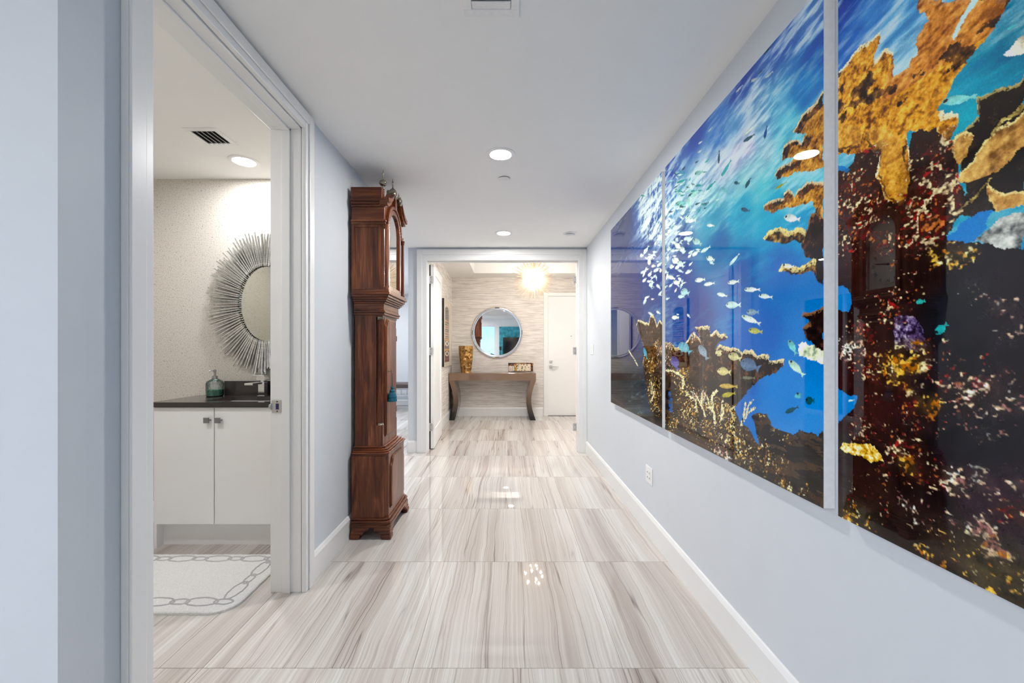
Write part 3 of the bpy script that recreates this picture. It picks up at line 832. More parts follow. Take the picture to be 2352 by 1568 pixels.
boxes((-0.888, -0.838, CY - 0.026, CY + 0.026, 2.36, 2.455), (-0.893, -0.833, CY - 0.031, CY + 0.031, 2.455, 2.466)).build('finial_plinth', 'mahogany', CK, bevel=0.003)


def finial(y, z0, htop, spread, x):
    f_ = MB().lathe((x, y, z0), [(0.012, 0.0), (0.012, 0.006), (0.006, 0.012), (0.006, 0.020), (0.018, 0.026), (spread, 0.038), (spread * 1.02, 0.044), (spread * 0.8, 0.056), (0.009, 0.064), (0.005, 0.072)], 20).build('finial', 'brass_aged', CK, smooth=True)
    h = htop - z0
    MB().lathe((x, y, z0), [(0.005, 0.070), (0.004, 0.5 * (0.07 + h)), (0.007, 0.5 * (0.07 + h) + 0.008), (0.003, h - 0.02), (0.0012, h)], 12).build('spire', 'brass_aged', f_, smooth=True)


finial(2.95, 2.446, 2.585, 0.028, -0.876)
finial(CY, 2.466, 2.605, 0.026, -0.865)
finial(3.37, 2.446, 2.575, 0.028, -0.876)
# dial
dl = MB().prism([(CY - 0.168, 1.748), (CY + 0.168, 1.748)] + [(CY + 0.160 * math.cos(t), ZS + 0.160 * math.sin(t)) for t in np.linspace(0, math.pi, 25)], 'x', -0.934, -0.926).build('dial_plate', 'dial', CK)
DC = (CY, 1.962)
MB().lathe((-0.926, DC[0], DC[1]), [(0.150, 0.0), (0.150, 0.003)], 48, 'x').build('chapter_disc', 'canvas', dl)
for i, tx in enumerate(('XII', 'I', 'II', 'III', 'IIII', 'V', 'VI', 'VII', 'VIII', 'IX', 'X', 'XI')):
    cu = bpy.data.curves.new('numeral', 'FONT'); cu.body = tx; cu.size = 0.036; cu.align_x = 'CENTER'; cu.align_y = 'CENTER'; cu.extrude = 0.0004; cu.resolution_u = 2
    cu.materials.append(M['black'])
    tmp = bpy.data.objects.new('tmp', cu); COL.objects.link(tmp); dg = bpy.context.evaluated_depsgraph_get(); me = bpy.data.meshes.new_from_object(tmp.evaluated_get(dg)); bpy.data.objects.remove(tmp)
    me.name = 'numeral'; ob = bpy.data.objects.new('numeral', me); COL.objects.link(ob); ob.parent = dl
    a = -2 * math.pi * i / 12            # turn about +x, seen from the front clockwise
    base = Matrix(((0, 0, 1), (1, 0, 0), (0, 1, 0))).to_4x4()
    R = Matrix.Rotation(a, 4, 'X')
    p = Vector((-0.9225, DC[0] - 0.125 * math.sin(a), DC[1] + 0.125 * math.cos(a))) - CK.location
    ob.matrix_local = Matrix.Translation(p) @ R @ base
for nm, ang, L in (('hour_hand', math.radians(-255), 0.075), ('minute_hand', math.radians(-80), 0.115)):
    dv = Vector((0, -math.sin(ang), math.cos(ang))); c0 = Vector((-0.920, DC[0], DC[1]))
    MB().tube([c0 - dv * 0.02, c0 + dv * L * 0.55, c0 + dv * L * 0.7, c0 + dv * L], [0.003, 0.003, 0.006, 0.001], 6).build(nm, 'black', dl)
MB().lathe((-0.923, *DC), [(0.009, 0), (0.007, 0.005)], 14, 'x').build('hand_boss', 'black', dl)

# tassel on the trunk-door key
T = thing('key_tassel', (-0.845, 3.062, 0.94), 'teal silk tassel hanging from the key of the longcase clock', 'tassel')
MB().tube([(-0.845, 3.062, 1.146), (-0.843, 3.061, 1.10), (-0.842, 3.062, 1.035)], 0.002, 6).build('cord', 'black', T)
MB().lathe((-0.842, 3.062, 0), [(0.004, 1.048), (0.011, 1.042), (0.013, 1.034), (0.008, 1.026), (0.016, 1.020), (0.020, 1.010), (0.017, 1.002)], 18).build('knob', 'teal_thread', T, smooth=True)
MB().lathe((-0.842, 3.062, 0), [(0.016, 1.004), (0.024, 0.998), (0.029, 0.985), (0.031, 0.972), (0.033, 0.966), (0.030, 0.962), (0.033, 0.956), (0.034, 0.936), (0.028, 0.934)], 22).build('skirt', 'teal_thread', T, smooth=True)

# ------------------------------------------------------------------ foyer: console, vase, box, mirror, chandelier
C = thing('console_table', (-0.28, 8.03, 0), 'bronze lacquered console table with curved legs against the striped wall', 'console table')
KY0, KY1 = 7.80, 8.27
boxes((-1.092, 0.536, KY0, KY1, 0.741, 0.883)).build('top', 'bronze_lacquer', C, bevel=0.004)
zz = np.linspace(0, 0.741, 15)
def leg(s):
    cx = -0.278; o = []; i_ = []
    for z in zz:
        t = z / 0.741; bow = math.sin(math.pi * min(1, max(0, t))) ** 1.0
        o.append((cx + s * (0.812 - 0.085 * bow), z)); i_.append((cx + s * ((0.705 if t < 0.5 else 0.705 + 0.02 * (t - 0.5)) - 0.070 * bow + 0.0), z))
    return MB().strip(o, i_, 'y', KY0 + 0.002, KY1 - 0.002)
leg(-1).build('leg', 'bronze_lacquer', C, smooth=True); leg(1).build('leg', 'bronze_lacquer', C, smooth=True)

# gilded face vase
V = thing('face_vase', (-0.79, 8.02, 0.883), 'gold vase shaped as a face standing on the console table', 'vase')
m = MB(); nA, nZ = 56, 44; vs = []; H = 0.505
def g_(x, s): return math.exp(-(x / s) ** 2)
for j in range(nZ):
    z = j / (nZ - 1)
    base = 0.096 + 0.042 * min(1, z * 1.25) ** 0.8 if z < 0.8 else 0.138 + 0.004 * math.sin((z - 0.8) * 16)
    if z < 0.12: base = 0.102 - 0.006 * math.sin(z / 0.12 * math.pi)
    for i in range(nA):
        a = 2 * math.pi * i / nA; d = math.atan2(math.sin(a), math.cos(a))
        r = base
        r += 0.058 * g_(d, 0.20) * g_(z - 0.46, 0.11) + 0.020 * g_(d, 0.26) * g_(z - 0.41, 0.05)
        r += 0.026 * g_(abs(d) - 0.38, 0.28) * g_(z - 0.64, 0.05) - 0.034 * g_(abs(d) - 0.42, 0.22) * g_(z - 0.55, 0.05) + 0.010 * g_(abs(d) - 0.42, 0.13) * g_(z - 0.55, 0.022)
        r += 0.026 * g_(d, 0.30) * g_(z - 0.305, 0.022) + 0.020 * g_(d, 0.26) * g_(z - 0.262, 0.018) - 0.012 * g_(d, 0.32) * g_(z - 0.283, 0.008)
        r += 0.020 * g_(d, 0.32) * g_(z - 0.18, 0.05) - 0.012 * g_(d, 0.3) * g_(z - 0.23, 0.02)
        r += 0.012 * g_(abs(d) - 0.6, 0.3) * g_(z - 0.42, 0.09)
        th = -math.pi / 2 + 0.55 + a
        vs.append((-0.79 + r * math.cos(th), 8.02 + r * 0.92 * math.sin(th), 0.883 + z * H))
fs = [(j * nA + i, j * nA + (i + 1) % nA, (j + 1) * nA + (i + 1) % nA, (j + 1) * nA + i) for j in range(nZ - 1) for i in range(nA)]
fs.append(tuple(range(nA - 1, -1, -1)))
m.add(vs, fs); m.build('head', 'gold_leaf', V, smooth=True)
MB().lathe((-0.79, 8.02, 0.883), [(0.100, H - 0.012), (0.128, H - 0.004), (0.134, H + 0.004), (0.140, H + 0.004), (0.141, H - 0.006)], 40).build('rim', 'gold_leaf', V, smooth=True)

# decorative box
B = thing('decorative_box', (0.255, 8.0, 0.883), 'small footed box with animal spots and stripes standing on the console table', 'box')
bx0, bx1, by0, by1, bz = 0.022, 0.488, 7.90, 8.12, 0.883
boxes((bx0, bx1, by0, by1, bz + 0.022, bz + 0.145)).build('body', 'tortoise', B, bevel=0.002)
boxes((bx0 - 0.004, bx1 + 0.004, by0 - 0.004, by1 + 0.004, bz + 0.147, bz + 0.186)).build('lid', 'tortoise', B, bevel=0.003)
for xx in (bx0 + 0.01, bx1 - 0.03):
    for yy in (by0 + 0.005, by1 - 0.025):
        boxes((xx, xx + 0.02, yy, yy + 0.02, bz, bz + 0.022)).build('foot', 'gold_thin', B)
boxes((bx0 + 0.155, bx1 - 0.045, by0 - 0.007, by0 - 0.001, bz + 0.035, bz + 0.165)).build('spotted_inlay', 'leopard', B, bevel=0.001)
boxes((bx0 + 0.11, bx0 + 0.15, by0 - 0.007, by0 - 0.001, bz + 0.035, bz + 0.165)).build('gold_inlay', 'gold_leaf', B, bevel=0.001)
boxes((bx0 + 0.008, bx0 + 0.105, by0 - 0.006, by0 - 0.001, bz + 0.035, bz + 0.125)).build('cream_inlay', 'canvas', B, bevel=0.001)
for q in range(5):
    boxes((bx0 + 0.016 + q * 0.018, bx0 + 0.024 + q * 0.018, by0 - 0.008, by0 - 0.006, bz + 0.04, bz + 0.12)).build('stripe', 'tortoise', B)

# round wall mirror
MC = (-0.20, 8.30, 1.662); MR = 0.502
R_ = thing('round_mirror', (MC[0], YB, MC[2]), 'large round mirror with silver rim on the foyer back wall', 'mirror')
m = MB()
pts = [(0.452, -0.006), (0.456, -0.030), (0.470, -0.036), (0.494, -0.034), (0.500, -0.026), (0.502, 0.0)]
m.lathe((MC[0], YB - 0.001, MC[2]), pts, 72, 'y'); m.f = m.f[:-2]; m.build('rim', 'chrome', R_, smooth=True)
MB().lathe((MC[0], YB - 0.016, MC[2]), [(0.455, 0.0), (0.455, 0.004)], 72, 'y').build('backing', 'black', R_)
m = MB(); m.lathe((MC[0], YB - 0.016, MC[2]), [(0.4545, -0.0006), (0.4545, -0.0002)], 72, 'y'); m.build('glass', 'mirror_glass', R_)
m = MB(); m.tube([(MC[0] + 0.503 * math.cos(t), YB - 0.018, MC[2] + 0.503 * math.sin(t)) for t in np.linspace(0, 2 * math.pi, 73)[:-1]], 0.006, 8, True); m.build('gold_edge', 'gold_thin', R_, smooth=True)
for a in (0, 90, 180, 270):
    t0 = math.radians(a)
    MB().tube([(MC[0] + 0.490 * math.cos(t0 + d), YB - 0.036, MC[2] + 0.490 * math.sin(t0 + d)) for d in np.linspace(-0.09, 0.09, 7)], 0.009, 8).build('clip', 'brass_aged', R_, smooth=True)

# sputnik chandelier
HC = Vector((0.446, 7.13, 2.52))
S = thing('urchin_chandelier', (HC.x, HC.y, TZ), 'spiky urchin chandelier of thin rods glowing in the foyer tray ceiling', 'chandelier')
MB().lathe((HC.x, HC.y, TZ), [(0.065, -0.028), (0.070, -0.022), (0.070, -0.0005)], 24).build('canopy', 'gold_thin', S, smooth=True)
MB().cyl((HC.x, HC.y, TZ - 0.025), (HC.x, HC.y, HC.z + 0.05), 0.008, n=10).build('stem', 'gold_thin', S)
MB().lathe(tuple(HC), [(0.002, -0.062), (0.03, -0.054), (0.055, -0.028), (0.062, 0), (0.055, 0.028), (0.03, 0.054), (0.002, 0.062)], 18).build('core', 'gold_thin', S, smooth=True)
rod = MB().cyl((0, 0, -0.5), (0, 0, 0.5), 0.0032, n=5)
NR = 260
rmesh = None
rnd = random.Random(3)
for i in range(NR):
    z = 1 - 2 * (i + 0.5) / NR; rr = math.sqrt(1 - z * z); ph = i * 2.399963
    dv = Vector((rr * math.cos(ph), rr * math.sin(ph), z)); L = rnd.uniform(0.29, 0.385)
    if rmesh is None:
        ob = rod.build('rod', 'rod_champagne'); rmesh = ob.data; ob.parent = S
    else:
        ob = bpy.data.objects.new('rod', rmesh); COL.objects.link(ob); ob.parent = S
    ob.rotation_mode = 'QUATERNION'; ob.rotation_quaternion = Vector((0, 0, 1)).rotation_difference(dv)
    ob.scale = (1, 1, L - 0.05); ob.location = HC + dv * (0.05 + (L - 0.05) / 2) - S.location
for i in range(14):
    z = 1 - 2 * (i + 0.5) / 14; rr = math.sqrt(1 - z * z); ph = i * 2.399963 + 0.7
    p = HC + Vector((rr * math.cos(ph), rr * math.sin(ph), z)) * 0.155
    m = MB(); m.lathe(tuple(p), [(0.003, -0.017), (0.012, -0.012), (0.017, 0), (0.012, 0.012), (0.003, 0.017)], 8); b_ = m.build('bulb', 'bulb', S)
    MB().cyl(tuple(HC), tuple(HC + (p - HC) * 0.86), 0.006, n=6).build('bulb_arm', 'gold_thin', S)

# ------------------------------------------------------------------ powder room
VX0, VX1, VY0, VY1 = -2.335, -1.285, 2.76, 3.198
U = thing('vanity_cabinet', (-1.82, 2.98, 0), 'glossy white vanity cabinet with two doors in the powder room', 'cabinet')
boxes((VX0, VX0 + 0.018, VY0 + 0.02, VY1, 0.165, 0.934), (VX1 - 0.018, VX1, VY0 + 0.02, VY1, 0.165, 0.934), (VX0 + 0.018, VX1 - 0.018, VY0 + 0.02, VY1, 0.165, 0.183), (VX0 + 0.018, VX1 - 0.018, VY1 - 0.012, VY1, 0.183, 0.934)).build('body', 'cabinet_white', U)
boxes((VX0 - 0.002, VX0 + 0.016, VY0 + 0.005, VY1, 0.0, 0.165)).build('end_panel', 'cabinet_white', U)
boxes((VX0 + 0.016, VX1, 2.822, 2.836, 0.0, 0.165)).build('toe_kick', 'cabinet_white', U)
for x0, x1, hx in ((VX0, -1.9365, -1.972), (-1.9335, -1.54, -1.898)):
    d_ = boxes((x0 + 0.0015, x1 - 0.001, VY0, VY0 + 0.019, 0.161, 0.932)).build('cabinet_door', 'cabinet_white', U, bevel=0.0015)
    m = MB(); m.box(hx - 0.018, hx + 0.018, VY0 - 0.026, VY0 - 0.018, 0.832, 0.868); m.cyl((hx + 0.014, VY0 - 0.02, 0.85), (hx + 0.014, VY0, 0.85), 0.006, n=10)
    m.build('pull', 'pull_grey', d_, bevel=0.0015)
boxes((-1.5385, VX1, VY0, VY0 + 0.019, 0.161, 0.932)).build('filler_panel', 'cabinet_white', U, bevel=0.0015)
SX0, SX1, SY0, SY1, CT = -2.04, -1.60, 2.805, 3.10, 0.968
W_ = thing('vanity_countertop', (-1.81, 2.97, 0.936), 'dark brown stone countertop with backsplash on the white vanity', 'countertop')
boxes((VX0 - 0.012, SX0, 2.74, VY1, CT - 0.032, CT), (SX1, VX1, 2.74, VY1, CT - 0.032, CT), (SX0, SX1, 2.74, SY0, CT - 0.032, CT), (SX0, SX1, SY1, VY1, CT - 0.032, CT)).build('slab', 'quartz_dark', W_)
boxes((-2.148, VX1, 3.172, 3.199, CT, CT + 0.108)).build('backsplash', 'quartz_dark', W_, bevel=0.001)
K = thing('undermount_sink', (-1.82, 2.95, 0.80), 'white rectangular sink basin set under the dark countertop', 'sink')
boxes((SX0 - 0.02, SX1 + 0.02, SY0 - 0.02, SY0 + 0.0, 0.80, CT - 0.033), (SX0 - 0.02, SX1 + 0.02, SY1, SY1 + 0.02, 0.80, CT - 0.033), (SX0 - 0.02, SX0, SY0, SY1, 0.80, CT - 0.033), (SX1, SX1 + 0.02, SY0, SY1, 0.80, CT - 0.033), (SX0, SX1, SY0, SY1, 0.80, 0.82)).build('basin', 'porcelain', K)
MB().lathe((-1.82, 2.97, 0.82), [(0.02, 0.0), (0.02, 0.003), (0.012, 0.004)], 18).build('drain', 'chrome', K)
Q = thing('square_faucet', (-1.83, 3.13, CT), 'square chrome faucet behind the powder room sink', 'faucet')
boxes((-1.853, -1.807, 3.108, 3.154, CT, CT + 0.104)).build('column', 'chrome', Q, bevel=0.002)
boxes((-1.875, -1.815, 2.98, 3.13, CT + 0.092, CT + 0.106)).build('spout', 'chrome', Q, bevel=0.002)
boxes((-1.862, -1.798, 3.100, 3.160, CT + 0.118, CT + 0.150), (-1.842, -1.818, 3.12, 3.142, CT + 0.10, CT + 0.12)).build('handle', 'chrome', Q, bevel=0.003)
boxes((-1.885, -1.800, 3.092, 3.150, CT + 0.150, CT + 0.158)).build('lever', 'chrome', Q, bevel=0.002)
boxes((-1.858, -1.802, 3.103, 3.159, CT, CT + 0.006)).build('base', 'chrome', Q, bevel=0.001)
# soap dispenser
sx_, sy_ = -2.172, 3.105
Y_ = thing('soap_dispenser', (sx_, sy_, CT), 'clear glass soap dispenser with green liquid on the vanity countertop', 'soap dispenser')
MB().lathe((sx_, sy_, CT), [(0.050, 0.0), (0.056, 0.006), (0.057, 0.06), (0.057, 0.098), (0.050, 0.112), (0.022, 0.128), (0.018, 0.134)], 28).build('bottle', 'clear_glass', Y_, smooth=True)
MB().lathe((sx_, sy_, CT), [(0.047, 0.005), (0.0515, 0.009), (0.0515, 0.050), (0.049, 0.051)], 28).build('liquid_soap', 'soap_green', Y_, smooth=True)
m = MB(); m.lathe((sx_, sy_, CT), [(0.019, 0.128), (0.019, 0.150), (0.010, 0.154), (0.007, 0.156), (0.007, 0.180), (0.010, 0.182), (0.010, 0.196), (0.006, 0.198)], 18); m.tube([(sx_, sy_, CT + 0.189), (sx_ - 0.016, sy_ - 0.01, CT + 0.191), (sx_ - 0.030, sy_ - 0.018, CT + 0.186)], 0.004, 8)
m.build('pump', 'steel_dark', Y_, smooth=True)

# sunburst mirror
EC = Vector((-1.826, 3.197, 1.663))
G = thing('sunburst_mirror', tuple(EC), 'oval sunburst mirror framed by silver rods above the vanity', 'mirror')
n = 64
def ell(rx, rz, y): return [(EC.x + rx * math.cos(t), y, EC.z + rz * math.sin(t)) for t in np.linspace(0, 2 * math.pi, n + 1)[:-1]]
m = MB(); vs = ell(0.215, 0.300, 3.197) + ell(0.215, 0.300, 3.168); m.add(vs, [(i, (i + 1) % n, n + (i + 1) % n, n + i) for i in range(n)] + [tuple(range(n, 2 * n)), tuple(range(n - 1, -1, -1))]); m.build('backing', 'black', G)
m = MB(); vs = ell(0.205, 0.290, 3.1675) + ell(0.205, 0.290, 3.1665); m.add(vs, [(i, (i + 1) % n, n + (i + 1) % n, n + i) for i in range(n)] + [tuple(range(n, 2 * n))]); m.build('glass', 'mirror_glass_tinted', G)
rodm = MB().cyl((0, 0, -0.5), (0, 0, 0.5), 0.0056, n=8)
rmesh = None; rnd = random.Random(11)
for layer in (0, 1):
    NRD = 112
    for i in range(NRD):
        t = 2 * math.pi * (i + 0.5 * layer) / NRD + rnd.uniform(-0.008, 0.008)
        ri = (0.198 + 0.012 * layer, 0.283 + 0.012 * layer); ro = rnd.uniform(-0.05, 0.0) - 0.012 * layer
        if rnd.random() < 0.35: ro -= 0.03
        p0 = Vector((EC.x + ri[0] * math.cos(t), 0, EC.z + ri[1] * math.sin(t))); p1 = Vector((EC.x + (0.462 + ro) * math.cos(t), 0, EC.z + (0.560 + ro) * math.sin(t)))
        yy = 3.150 if layer == 0 else 3.163
        p0.y = yy + rnd.uniform(-0.003, 0.003); p1.y = yy + rnd.uniform(-0.004, 0.010)
        if rmesh is None:
            ob = rodm.build('rod', 'rod_silver'); rmesh = ob.data; ob.parent = G
        else:
            ob = bpy.data.objects.new('rod', rmesh); COL.objects.link(ob); ob.parent = G
        d_ = p1 - p0
        ob.rotation_mode = 'QUATERNION'; ob.rotation_quaternion = Vector((0, 0, 1)).rotation_difference(d_.normalized())
        ob.scale = (1, 1, d_.length); ob.location = (p0 + p1) / 2 - EC

# bath rug with a chain border
RX0, RX1, RY0, RY1, RT = -2.42, -1.375, 2.066, 2.655, 0.016
RG = thing('bath_rug', ((RX0 + RX1) / 2, (RY0 + RY1) / 2, 0), 'fluffy white bath rug with a grey chain border in the powder room', 'rug')
def rrect(x0, x1, y0, y1, r, nn=8, jit=0.0):
    P = []
    for cx, cy, a0 in ((x1 - r, y0 + r, -90), (x1 - r, y1 - r, 0), (x0 + r, y1 - r, 90), (x0 + r, y0 + r, 180)):
        for a in np.linspace(a0, a0 + 90, nn):
            P.append((cx + r * math.cos(math.radians(a)), cy + r * math.sin(math.radians(a))))
    Q2 = []
    for (xa, ya), (xb, yb) in zip(P, P[1:] + P[:1]):
        L = math.hypot(xb - xa, yb - ya); kk = max(1, int(L / 0.012))
        for q in range(kk):
            Q2.append((xa + (xb - xa) * q / kk + rnd.uniform(-jit, jit), ya + (yb - ya) * q / kk + rnd.uniform(-jit, jit)))
    return Q2
pl_ = rrect(RX0, RX1, RY0, RY1, 0.11, 8, 0.0025)
m = MB(); npl = len(pl_); cxr, cyr = (RX0 + RX1) / 2, (RY0 + RY1) / 2
def inset(f): return [(cxr + (x - cxr) * f, cyr + (y - cyr) * f) for x, y in pl_]
vs = [(x, y, 0.0) for x, y in pl_] + [(x, y, RT * 0.7) for x, y in pl_] + [(x, y, RT) for x, y in inset(0.985)]
fs = [(r * npl + i, r * npl + (i + 1) % npl, (r + 1) * npl + (i + 1) % npl, (r + 1) * npl + i) for r in range(2) for i in range(npl)] + [tuple(range(2 * npl, 3 * npl)), tuple(range(npl - 1, -1, -1))]
m.add(vs, fs); m.build('pile', 'rug_pile', RG)
def link(cx, cy, a, b, ang):
    P = []
    for t in np.linspace(0, 2 * math.pi, 27)[:-1]:
        u, v_ = a * math.cos(t), b * math.sin(t); ca, sa = math.cos(ang), math.sin(ang)
        P.append((cx + u * ca - v_ * sa + rnd.uniform(-0.002, 0.002), cy + u * sa + v_ * ca + rnd.uniform(-0.002, 0.002), RT - 0.001))
    MB().tube(P, 0.0052, 6, True).build('chain_link', 'rug_grey', RG)
ix0, ix1, iy0, iy1 = RX0 + 0.075, RX1 - 0.085, RY0 + 0.085, RY1 - 0.06
big = True
for side_ in range(4):
    if side_ % 2 == 0:
        yy = iy0 if side_ == 0 else iy1; u = ix0 + 0.03; big = True
        while u < ix1 - 0.02:
            L = 0.082 if big else 0.048
            link(u + L * 0.9, yy, L, 0.034 if big else 0.022, rnd.uniform(-0.05, 0.05)); u += L * 1.72; big = not big
    else:
        xx = ix1 if side_ == 1 else ix0; u = iy0 + 0.03; big = True
        while u < iy1 - 0.03:
            L = 0.082 if big else 0.048
            link(xx, u + L * 0.9, L, 0.034 if big else 0.022, math.pi / 2 + rnd.uniform(-0.05, 0.05)); u += L * 1.72; big = not big

# ------------------------------------------------------------------ side room bench
N_ = thing('upholstered_bench', (-2.3, 9.15, 0), 'brown leather bench on grey metal legs seen behind the longcase clock', 'bench')
boxes((-2.85, -1.72, 8.93, 9.38, 0.50, 0.60)).build('cushion', 'leather_brown', N_, bevel=0.03, seg=4)
boxes((-2.82, -1.75, 8.95, 8.975, 0.46, 0.50), (-2.82, -1.75, 9.335, 9.36, 0.46, 0.50), (-2.82, -2.795, 8.975, 9.335, 0.46, 0.50), (-1.775, -1.75, 8.975, 9.335, 0.46, 0.50)).build('frame', 'grey_metal', N_)
for xx in (-2.82, -1.775):
    for yy in (8.95, 9.335):
        boxes((xx, xx + 0.025, yy, yy + 0.025, 0, 0.46)).build('leg', 'grey_metal', N_)
boxes((-2.795, -1.775, 8.953, 8.972, 0.06, 0.08), (-2.795, -1.775, 9.338, 9.357, 0.06, 0.08)).build('stretcher', 'grey_metal', N_)
for q in range(8):
    x0 = -2.79 + q * 0.127
    boxes((x0, x0 + 0.015, 8.953, 8.972, 0.36, 0.46), (x0, x0 + 0.09, 8.953, 8.972, 0.36, 0.375)).build('fretwork', 'grey_metal', N_)

# ------------------------------------------------------------------ living room behind the viewer (seen in the round mirror)
t = thing('accent_panel', (0.25, -5.49, 1.9), 'large teal painting on the living room wall reflected in the round mirror', 'painting')
boxes((-0.42, 0.98, -5.498, -5.46, 0.95, 2.55)).build('canvas', 'teal_wall', t, bevel=0.004)
t = thing('television', (0.30, -5.30, 0.98), 'black flat television reflected in the round mirror', 'television')
boxes((-0.22, 0.92, -5.35, -5.31, 1.12, 1.98)).build('housing', 'black', t, bevel=0.006)
boxes((-0.205, 0.905, -5.31, -5.307, 1.135, 1.965)).build('screen', 'screen', t)
boxes((0.15, 0.55, -5.42, -5.22, 1.0, 1.012), (0.32, 0.38, -5.345, -5.315, 1.012, 1.13)).build('stand', 'black', t)
t = thing('media_cabinet', (0.2, -5.25, 0), 'long teal media cabinet under the television in the mirror reflection', 'cabinet')
boxes((-0.50, 0.98, -5.45, -5.08, 0.09, 1.0)).build('body', 'teal_wall', t, bevel=0.004)
for q in range(3):
    boxes((-0.49 + q * 0.49, -0.01 + q * 0.49 - 0.01, -5.08, -5.06, 0.10, 0.96)).build('door', 'cabinet_white', t, bevel=0.003)
boxes((-0.46, 0.94, -5.42, -5.1, 0, 0.09)).build('plinth', 'black', t)
t = thing('goblet_lamp', (-0.36, -5.25, 1.0), 'slender dark goblet on the media cabinet in the mirror reflection', 'ornament')
MB().lathe((-0.36, -5.25, 1.0), [(0.06, 0), (0.06, 0.01), (0.012, 0.03), (0.012, 0.28), (0.05, 0.34), (0.06, 0.5), (0.055, 0.5)], 20).build('stem', 'black', t, smooth=True)

# outside
struct(boxes((-60, 40, -90, -5.7, -9.2, -9.0)).build('ground', 'ground_green'))
for q, (x, y, h, lb) in enumerate(((-1.6, -24, 9.6, 'nearest palm tree outside the living room window in the mirror'), (-7.2, -28, 9.9, 'palm tree outside, left of the others in the mirror'), (3.6, -34, 9.4, 'palm tree outside behind the right window post in the mirror'))):
    t = thing('palm_tree', (x, y, -9.0), lb, 'tree', 'palm trees outside the window')
    MB().tube([(x + 0.15 * math.sin(s_ * 3), y, -9 + s_ * h) for s_ in np.linspace(0, 1, 8)], [0.2 - 0.07 * s_ for s_ in np.linspace(0, 1, 8)], 10).build('trunk', 'bark', t)
    tx = x + 0.15 * math.sin(3)
    for a in range(16):
        th = a * 2 * math.pi / 16 + q; el = 0.2 + 0.5 * ((a * 7) % 5) / 4
        m = MB(); pts = []
        for s_ in np.linspace(0, 1, 9):
            rr = 2.4 * s_; pts.append((rr, el * rr - 0.30 * rr * rr, 0.30 * math.sin(math.pi * min(1, s_ + 0.1)) + 0.01))
        vs = []
        for rr, z, wd in pts:
            for sg in (-1, 0, 1):
                vs.append((tx + rr * math.cos(th) - sg * wd * math.sin(th), y + rr * math.sin(th) + sg * wd * math.cos(th), -9 + h + z - abs(sg) * wd * 0.5))
        m.add(vs, [(i * 3 + j, i * 3 + j + 1, i * 3 + j + 4, i * 3 + j + 3) for i in range(8) for j in range(2)]); m.build('frond', 'leaf', t)

# ------------------------------------------------------------------ the reef photograph printed on three panels
PX = 0.978            # plane of the print; picture coordinates are (y, z) on that plane
_tab = np.random.RandomState(5).rand(256, 256)


def vn(a, b, s=0):
    a = a + s * 17.31; b = b + s * 5.77
    i = np.floor(a).astype(int); j = np.floor(b).astype(int); u = a - i; v = b - j
    u = u * u * (3 - 2 * u); v = v * v * (3 - 2 * v)
    t = lambda p, q: _tab[p & 255, q & 255]
    return (t(i, j) * (1 - u) + t(i + 1, j) * u) * (1 - v) + (t(i, j + 1) * (1 - u) + t(i + 1, j + 1) * u) * v


def fbm(a, b, s=0, o=4, g=0.5):
    r = 0; w_ = 1; tot = 0
    for q in range(o):
        r = r + w_ * vn(a * 2 ** q, b * 2 ** q, s + q * 3); tot += w_; w_ *= g
    return r / tot


def on_print(p):
    y = 938.9 / (p[0] - 1165); return (y, 1.31 - (p[1] - 804) * y / 960)


def frame(ox, oy, sc_):
    return lambda *pts: [(ox + u / sc_, oy + v / sc_) for u, v in pts]


fA, fB, fC = frame(1390, 380, 3.921), frame(1390, 700, 3.136), frame(1500, 0, 3.733)
fD, fE, fF = frame(1890, 0, 3.136), frame(1890, 450, 3.136), frame(1890, 900, 3.136)


def inside(poly, Y, Z):
    P = np.array([on_print(p) for p in poly]); out = np.zeros(Y.shape, bool)
    bb = (Y > P[:, 0].min()) & (Y < P[:, 0].max()) & (Z > P[:, 1].min()) & (Z < P[:, 1].max())
    if not bb.any():
        return out
    y = Y[bb]; z = Z[bb]; c = np.zeros(y.shape, bool); n = len(P)
    for i in range(n):
        (y0, z0), (y1, z1) = P[i], P[i - 1]
        if z0 == z1:
            continue
        k_ = ((z0 > z) != (z1 > z)) & (y < (y1 - y0) * (z - z0) / (z1 - z0) + y0)
        c ^= k_
    out[bb] = c
    return out


def shepard(pts, Y, Z, p=3.0):
    W = np.zeros(Y.shape); A = 0
    for q in pts:
        y, z = on_print(q[:2]) if q[0] > 50 else (q[0], q[1])
        w_ = 1 / (((Y - y) * 0.9) ** 2 + (Z - z) ** 2 + 3e-4) ** (p / 2 + 0.4)
        v = np.array(q[2], float)
        A = A + (w_[..., None] * v if v.ndim else w_ * v); W += w_
    return A / (W[..., None] if np.ndim(A) > np.ndim(W) else W)


